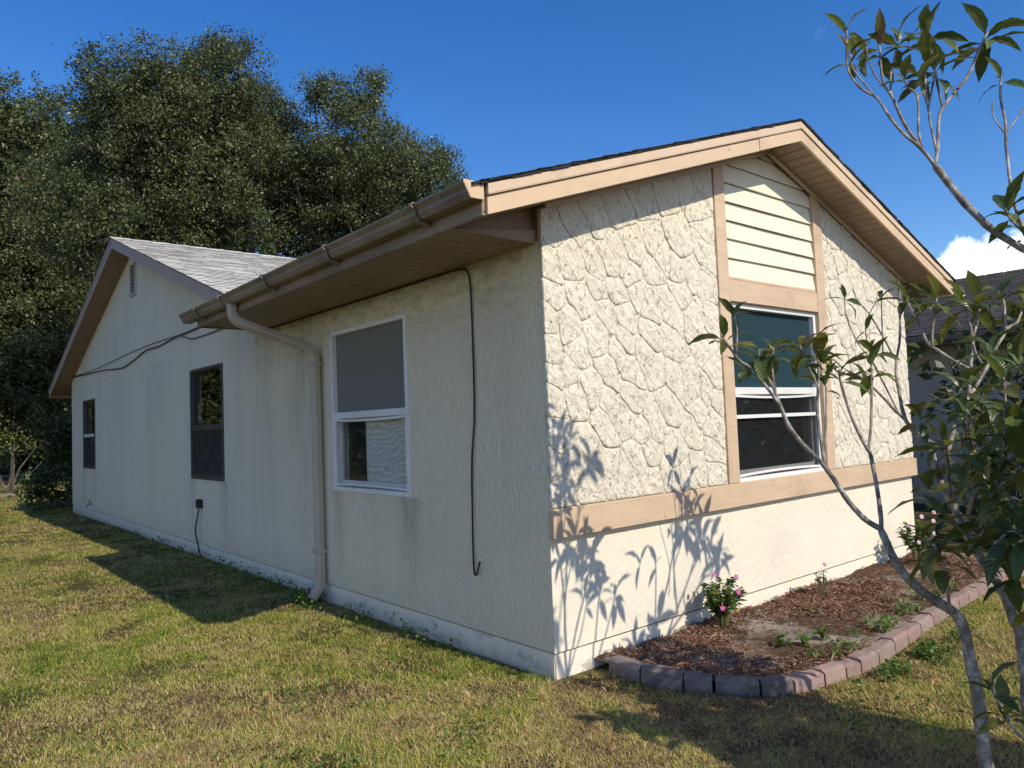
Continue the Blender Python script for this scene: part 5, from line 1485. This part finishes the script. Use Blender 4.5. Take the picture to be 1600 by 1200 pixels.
def big_tree(name, base, blobs, label, seed, group, per_m2=200, leaf=.10, twig=.15):
    t = root(name, base, label, 'tree', group); b = Vector(base)
    r = random.Random(seed)
    zc = sum(q[2] for q in blobs) / len(blobs)
    fork = b + Vector((r.uniform(-.4, .4), r.uniform(-.4, .4), 2.4))
    mb = MB(); mb.tube([b + Vector((0, 0, -.3)), b + Vector((.05, 0, .3)), b.lerp(fork, .6), fork], [.45, .32, .26, .22], 12); mb.build('trunk', 'oak_bark', t, smooth=True)
    for i, (x, y, z, R) in enumerate(blobs):
        e = Vector((x, y, z)); m1 = fork.lerp(e, .4) + Vector((r.uniform(-.5, .5), r.uniform(-.5, .5), .5)); m2 = fork.lerp(e, .75) + Vector((r.uniform(-.4, .4), r.uniform(-.4, .4), .3))
        mb = MB(); mb.tube(smooth_path([fork - Vector((0, 0, .2)), m1, m2, e], 3), [.075 - .006 * k for k in range(10)], 6)
        for k in range(5):
            s_ = m2.lerp(e, r.random()); d = Vector((r.gauss(0, 1), r.gauss(0, 1), r.gauss(.4, .7))).normalized() * R * r.uniform(.7, 1.05)
            mb.tube([s_, s_ + d * .5 + Vector((0, 0, r.uniform(-.15, .2))), s_ + d], [.028, .018, .008], 4)
        mb.build('limb', 'oak_bark', t)
    crown('crown', blobs, per_m2, leaf, 'oak_leaf', t, seed, twig, 40, .9, True)
    return t


OAKS = 'oaks behind the house'
big_tree('oak_tree', BASES[0], TREE_L, 'dark spreading oak at the left edge of the photograph', 31, OAKS, 95, .145, .22)
big_tree('oak_tree', BASES[1], TREE_M, 'tallest oak rising behind the rear gable', 32, OAKS)
big_tree('oak_tree', BASES[2], TREE_R, 'open crowned oak behind the long eave, thinning out to the right', 33, OAKS)
big_tree('oak_tree', (-11.5, 20, 0), [(-5.2, 22, 1.4, 1.7), (-4.8, 22.5, 3.4, 1.8), (-5.5, 23, 5.6, 1.9), (-11, 20, 1.5, 2.2), (-7.5, 21, 1.6, 1.9), (-14, 21, 1.6, 2.2), (-7.8, 20.5, 3.6, 2), (-11, 19, 6, 2.6), (-13.5, 20, 5.2, 2.6), (-9, 20.5, 5, 2.3), (-12, 21, 8, 2.2), (-15, 19, 4, 2.4), (-8.5, 19.5, 8, 1.8), (-11, 18.5, 3.0, 2.0)], 'oak at the far left, beyond the edge of the lawn', 34, OAKS, 40, .2, .3)
# old brown clump caught in the left oak
p = px_pt(36, 288, 35.2)
mb_v, mb_q = leaves_np(np.array(p) + RNG.normal(size=(120, 3)) * .22, .3, .09, RNG)
np_mesh('dead_leaves', mb_v, mb_q, 'nest_leaf', kind='stuff')


def shrub(name, base, blobs, label, cat, mat, seed, leaf, per_m2, group=None, stems=6, twig=.12, per=12, core=False):
    t = root(name, base, label, cat, group); b = Vector(base); r = random.Random(seed)
    mb = MB()
    for i in range(stems):
        e = Vector(blobs[i % len(blobs)][:3]) + Vector((r.uniform(-.2, .2), r.uniform(-.2, .2), 0))
        mb.tube([b + Vector((r.uniform(-.12, .12), r.uniform(-.12, .12), -.1)), b.lerp(e, .5) + Vector((r.uniform(-.15, .15), r.uniform(-.15, .15), .05)), e], [.035, .025, .01], 6)
    mb.build('stem', 'oak_bark', t)
    crown('foliage', blobs, per_m2, leaf, mat, t, seed, twig, per, .9, core); return t


shrub('shrub', (0.35, 16.2, 0), [(.25, 16.1, .55, .55), (.75, 16.4, .6, .6), (.3, 16.6, 1.2, .5), (.8, 16.4, 1.5, .55), (.15, 16.2, 1.75, .3), (-.25, 16.5, .35, .35)], 'dark leafy bush against the far corner of the house', 'bush', 'hedge_leaf', 41, .11, 120, None, 10, .12, 14, True)
shrub('shrub', (-0.30, 23.6, 0), [(-.3, 23.6, 1.5, .45), (.25, 23.5, 1.4, .42), (-.75, 23.7, 1.45, .45), (-.2, 23.6, 2.0, .45), (.6, 23.6, 1.2, .35), (-.8, 23.4, 1.0, .3)], 'small yellow green shrub with bare forked stems out on the lawn', 'bush', 'yellow_shrub_leaf', 42, .11, 30, None, 7)
HG = 'dark undergrowth behind the lawn'
hb = [(-6, 41), (-3.2, 42), (-.4, 41.5), (2.4, 42), (5.2, 42), (8, 41), (11, 40)]
for i, (x, y) in enumerate(hb):
    lb = ['undergrowth bush at the left end of the dark row behind the lawn', 'second bush of the dark row behind the lawn', 'dark bush of the row straight behind the yellow green shrub', 'dark bush of the row beside the far house corner', 'hidden bush of the row behind the rear gable', 'hidden bush of the row behind the rear roof', 'bush at the right end of the dark row'][i]
    if i > 3: continue
    shrub('undergrowth_bush', (x, y, 0), [(x, y, 1.0, 1.6), (x + 1, y + .3, 2.3, 1.6), (x - .8, y + .3, 3.2, 1.7), (x + .6, y + .6, 4.4, 1.6)], lb, 'bush', 'hedge_leaf', 50 + i, .24, 60, HG, 4, .35, 14, True)

# the wood beyond: one far-off dark mass
wb = [(x, 60 + RNG.uniform(-4, 4), z, RNG.uniform(3.0, 4.2)) for x in np.arange(-58, 34, 4.6) for z in (2.0, 5.5)]
crown('far_woods', wb, 7, .75, 'hedge_leaf', None, 88, .8, 10, .9, True)['kind'] = 'stuff'

# kerb line and the sandy track beyond the shrub
mb = MB(); mb.box(-30, 0.2, 22.6, 22.75, -.05, .07); kb = mb.build('kerb', 'neighbour_fascia', kind='structure')
mb = MB(); mb.add([(-40, 36, .03), (30, 36, .03), (30, 39, .03), (-40, 39, .03)], [(0, 1, 2, 3)]); mb.build('track', 'path', kind='structure')

# ------------------------------------------------------------------ neighbour's house at the right
nb = root('neighbour_house', (9.6, -3, 0), 'low tan house with a grey shingle roof, seen past the right end of the wall', 'house')
NX, NY0, NY1 = 9.55, -14.0, 2.6
mb = MB(); mb.box(NX, NX + 9, NY0, NY1 - .7, -.1, 2.52); mb.build('wall', 'neighbour_wall', nb)
EXN = 8.9
mb = MB(); mb.prism([(EXN, NY0 - .5, 2.43), (EXN + .03, NY0 - .5, 2.43), (EXN + .03, NY0 - .5, 2.56), (EXN, NY0 - .5, 2.56)], (0, NY1 - NY0 + 1, 0)); mb.build('fascia', 'neighbour_fascia', nb)
mb = MB(); mb.box(EXN + .031, NX - .002, NY0 - .5, NY1 + .5, 2.44, 2.455); mb.build('soffit', 'neighbour_fascia', nb)
mb = MB(); mb.prism([(EXN - .11, NY0 - .5, 2.57), (EXN - .105, NY0 - .5, 2.49), (EXN - .07, NY0 - .5, 2.46), (EXN - .002, NY0 - .5, 2.46), (EXN - .002, NY0 - .5, 2.57)], (0, NY1 - NY0 + 1, 0)); mb.build('gutter', 'neighbour_fascia', nb, .004)
SL = .33; RW = 4.3
mb = MB()
mb.prism([(EXN - .05, NY0 - .5, 2.58), (EXN + RW, NY0 - .5, 2.58 + SL * RW), (EXN + 2 * RW, NY0 - .5, 2.58), ], (0, NY1 - NY0 + 1, 0))
rn = mb.build('roof', 'edge_shingle', nb)
cn, sn = math.cos(math.atan(SL)), math.sin(math.atan(SL))
shingles('shingles', (EXN - .07, NY0 - .5, 2.583), (0, 1, 0), (cn, 0, sn), (-sn, 0, cn), NY1 - NY0 + 1, (RW + .07) / cn, .145, .32, 'dark_shingle', rn, 12)

SB = 'garden plants between the two houses'
shrub('drooping_shrub', (6.4, -.35, 0), [(6.3, -.35, 2.0, .35), (6.1, -.1, 1.55, .33), (6.7, -.6, 2.2, .4), (6.6, -.45, 1.5, .4), (7.0, -.8, 1.8, .4), (6.2, .1, 2.1, .25), (6.9, -.9, 2.45, .35)], 'bush with drooping narrow leaves right of the house corner', 'bush', 'hedge_leaf', 61, .17, 42, SB, 7)
shrub('undergrowth_bush', (5.9, -.5, 0), [(5.7, -.25, .5, .45), (6.1, -.8, .55, .5), (6.6, -1.1, .6, .55), (5.8, -.4, 1.0, .4), (6.5, -.8, 1.1, .5), (7.1, -1.4, .7, .6), (7.1, -1.4, 1.3, .5)], 'dark low bush filling the gap beyond the end of the flower bed', 'bush', 'hedge_leaf', 62, .12, 50, SB, 8)
shrub('undergrowth_bush', (8.2, -2.2, 0), [(8.0, -1.6, .7, .7), (8.2, -2.4, .8, .8), (8.3, -2.2, 1.7, .7), (8.1, -1.3, 1.6, .5), (8.4, -3.1, 1.5, .8), (8.4, -3.0, 2.4, .6)], 'tall dark bush against the neighbouring wall', 'bush', 'hedge_leaf', 63, .14, 36, SB, 8)

# ------------------------------------------------------------------ grass


def clump_mesh(idx):
    r = np.random.default_rng(300 + idx); V, Q, T = [], [], []
    nb_ = 15
    for k in range(nb_):
        bx_, by_ = r.normal(0, .030, 2); a = r.uniform(0, 6.28); L = r.uniform(.016, .055); lean = r.uniform(.55, 1.6); w = r.uniform(.0012, .0025)
        tone = np.clip(r.normal(.34, .24), 0, 1) if idx % 3 else np.clip(r.normal(.56, .26), 0, 1)
        dx, dy = math.cos(a), math.sin(a); sx_, sy_ = -dy * w, dx * w
        cur = np.array([bx_, by_, -.004]); o = len(V); seg = 3
        for i in range(seg + 1):
            t = i / seg; el_ = math.pi / 2 - min(lean * (0.55 + .8 * t), 1.75)
            ww = 1 - .85 * t ** 1.5
            V += [(cur[0] - sx_ * ww, cur[1] - sy_ * ww, cur[2]), (cur[0] + sx_ * ww, cur[1] + sy_ * ww, cur[2])]; T += [tone, tone]
            cur = cur + np.array([dx * math.cos(el_), dy * math.cos(el_), math.sin(el_) * .62]) * L / seg
        for i in range(seg): Q.append((o + 2 * i, o + 2 * i + 1, o + 2 * i + 3, o + 2 * i + 2))
    me = bpy.data.meshes.new('grass_clump'); me.from_pydata(V, [], Q)
    at = me.attributes.new('tone', 'FLOAT', 'POINT'); at.data.foreach_set('value', np.array(T, dtype=np.float32))
    me.materials.append(MT['grass_blade']); return me


gcol = bpy.data.collections.new('grass_clumps')
for i in range(9):
    gcol.objects.link(bpy.data.objects.new('grass_clump', clump_mesh(i)))


def grass_points():
    out = []
    cx, cy = CAM.x, CAM.y
    for r0, r1__, dens, sc in ((0.8, 4.2, 2300, 1.0), (4.2, 7.5, 1300, 1.0), (7.5, 13, 520, 1.15), (13, 24, 170, 1.5), (24, 42, 36, 2.2)):
        a0, a1 = math.radians(50.03 - 46), math.radians(50.03 + 42)
        area = (a1 - a0) / 2 * (r1__ ** 2 - r0 ** 2); n = int(area * dens)
        rr = np.sqrt(RNG.uniform(r0 * r0, r1__ * r1__, n)); aa = RNG.uniform(a0, a1, n)
        x, y = cx + rr * np.cos(aa), cy + rr * np.sin(aa)
        inside = (x > -0.015) & (y > -0.012) & (x < 5.1) & (y < 15.2)
        yl = np.interp(x, edge_np[1:, 0], edge_np[1:, 1])
        bed = (x > 0.31) & (x < 5.15) & (y > yl - .005) & (y < .01)
        beh = (x > 5.1) & (y > -1.0)
        far = (y > 36) & (y < 39)
        k = ~(inside | bed | beh | far) & (x < 12)
        x, y = x[k], y[k]; n = len(x)
        s = sc * RNG.uniform(.7, 1.25, n)
        # worn, thinner spots
        wn_ = np.array([mnoise.noise(Vector((a * 1.7, b * 1.7, 5.0))) for a, b in zip(x, y)])
        k2 = RNG.uniform(size=n) < np.clip(1.0 - np.maximum(wn_ - .12, 0) * 2.2, .25, 1)
        out.append(np.stack([x, y, np.zeros(n), s], 1)[k2])
    return np.concatenate(out)


gp = grass_points()
for row in gp:
    row[2] = mnoise.noise(Vector((row[0] * 0.35, row[1] * 0.35, 1.7))) * 0.02 - 0.012
me = bpy.data.meshes.new('grass'); me.vertices.add(len(gp)); me.vertices.foreach_set('co', gp[:, :3].astype(np.float32).ravel())
a = me.attributes.new('size', 'FLOAT', 'POINT'); a.data.foreach_set('value', gp[:, 3].astype(np.float32))
a = me.attributes.new('turn', 'FLOAT', 'POINT'); a.data.foreach_set('value', RNG.uniform(0, 6.283, len(gp)).astype(np.float32))
me.materials.append(MT['grass_blade'])
grass = link('grass', me, kind='stuff')
ng = bpy.data.node_groups.new('grass', 'GeometryNodeTree')
ng.interface.new_socket('Geometry', in_out='INPUT', socket_type='NodeSocketGeometry')
ng.interface.new_socket('Geometry', in_out='OUTPUT', socket_type='NodeSocketGeometry')
N_ = ng.nodes; L_ = ng.links
gi, go = N_.new('NodeGroupInput'), N_.new('NodeGroupOutput')
ci = N_.new('GeometryNodeCollectionInfo'); ci.inputs['Collection'].default_value = gcol; ci.inputs['Separate Children'].default_value = True; ci.inputs['Reset Children'].default_value = True
ip = N_.new('GeometryNodeInstanceOnPoints'); ip.inputs['Pick Instance'].default_value = True
asz = N_.new('GeometryNodeInputNamedAttribute'); asz.data_type = 'FLOAT'; asz.inputs['Name'].default_value = 'size'
atn = N_.new('GeometryNodeInputNamedAttribute'); atn.data_type = 'FLOAT'; atn.inputs['Name'].default_value = 'turn'
cx_ = N_.new('ShaderNodeCombineXYZ'); L_.new(atn.outputs['Attribute'], cx_.inputs['Z'])
L_.new(gi.outputs[0], ip.inputs['Points']); L_.new(ci.outputs[0], ip.inputs['Instance']); L_.new(cx_.outputs[0], ip.inputs['Rotation']); L_.new(asz.outputs['Attribute'], ip.inputs['Scale'])
L_.new(ip.outputs[0], go.inputs[0])
md = grass.modifiers.new('grass', 'NODES'); md.node_group = ng

# broad-leaved weeds dotted through the turf
C_ = []
for k in range(130):
    a, rr = RNG.uniform(math.radians(8), math.radians(92)), RNG.uniform(1.6, 9) 
    x0, y0 = CAM.x + rr * math.cos(a), CAM.y + rr * math.sin(a)
    for j in range(int(RNG.uniform(6, 30))):
        x, y = x0 + RNG.normal(0, .07), y0 + RNG.normal(0, .07)
        if (x > -.02 and y > -.02) or (x > .25 and y > -1.25): continue
        C_.append((x, y, RNG.uniform(.01, .035)))
v, q = leaves_np(np.array(C_), 0.03, 0.02, RNG, 1.2, .1)
np_mesh('lawn_weeds', v, q, 'weed_leaf', kind='stuff')

# fallen leaves scattered on the grass
n = 90
x = RNG.uniform(-2.6, 2.6, n); y = RNG.uniform(-2.9, 2.5, n); k = ~((x > -.02) & (y > 0)) & ~((x > .3) & (y > -1.2)); x, y = x[k], y[k]
v, q = leaves_np(np.stack([x, y, np.full(len(x), .035)], 1), .055, .024, RNG, 1.5, .3, None, 1)
np_mesh('fallen_leaves', v, q, 'dry_leaf', kind='stuff')
print('leaves', nleaf, 'grass clumps', len(gp))
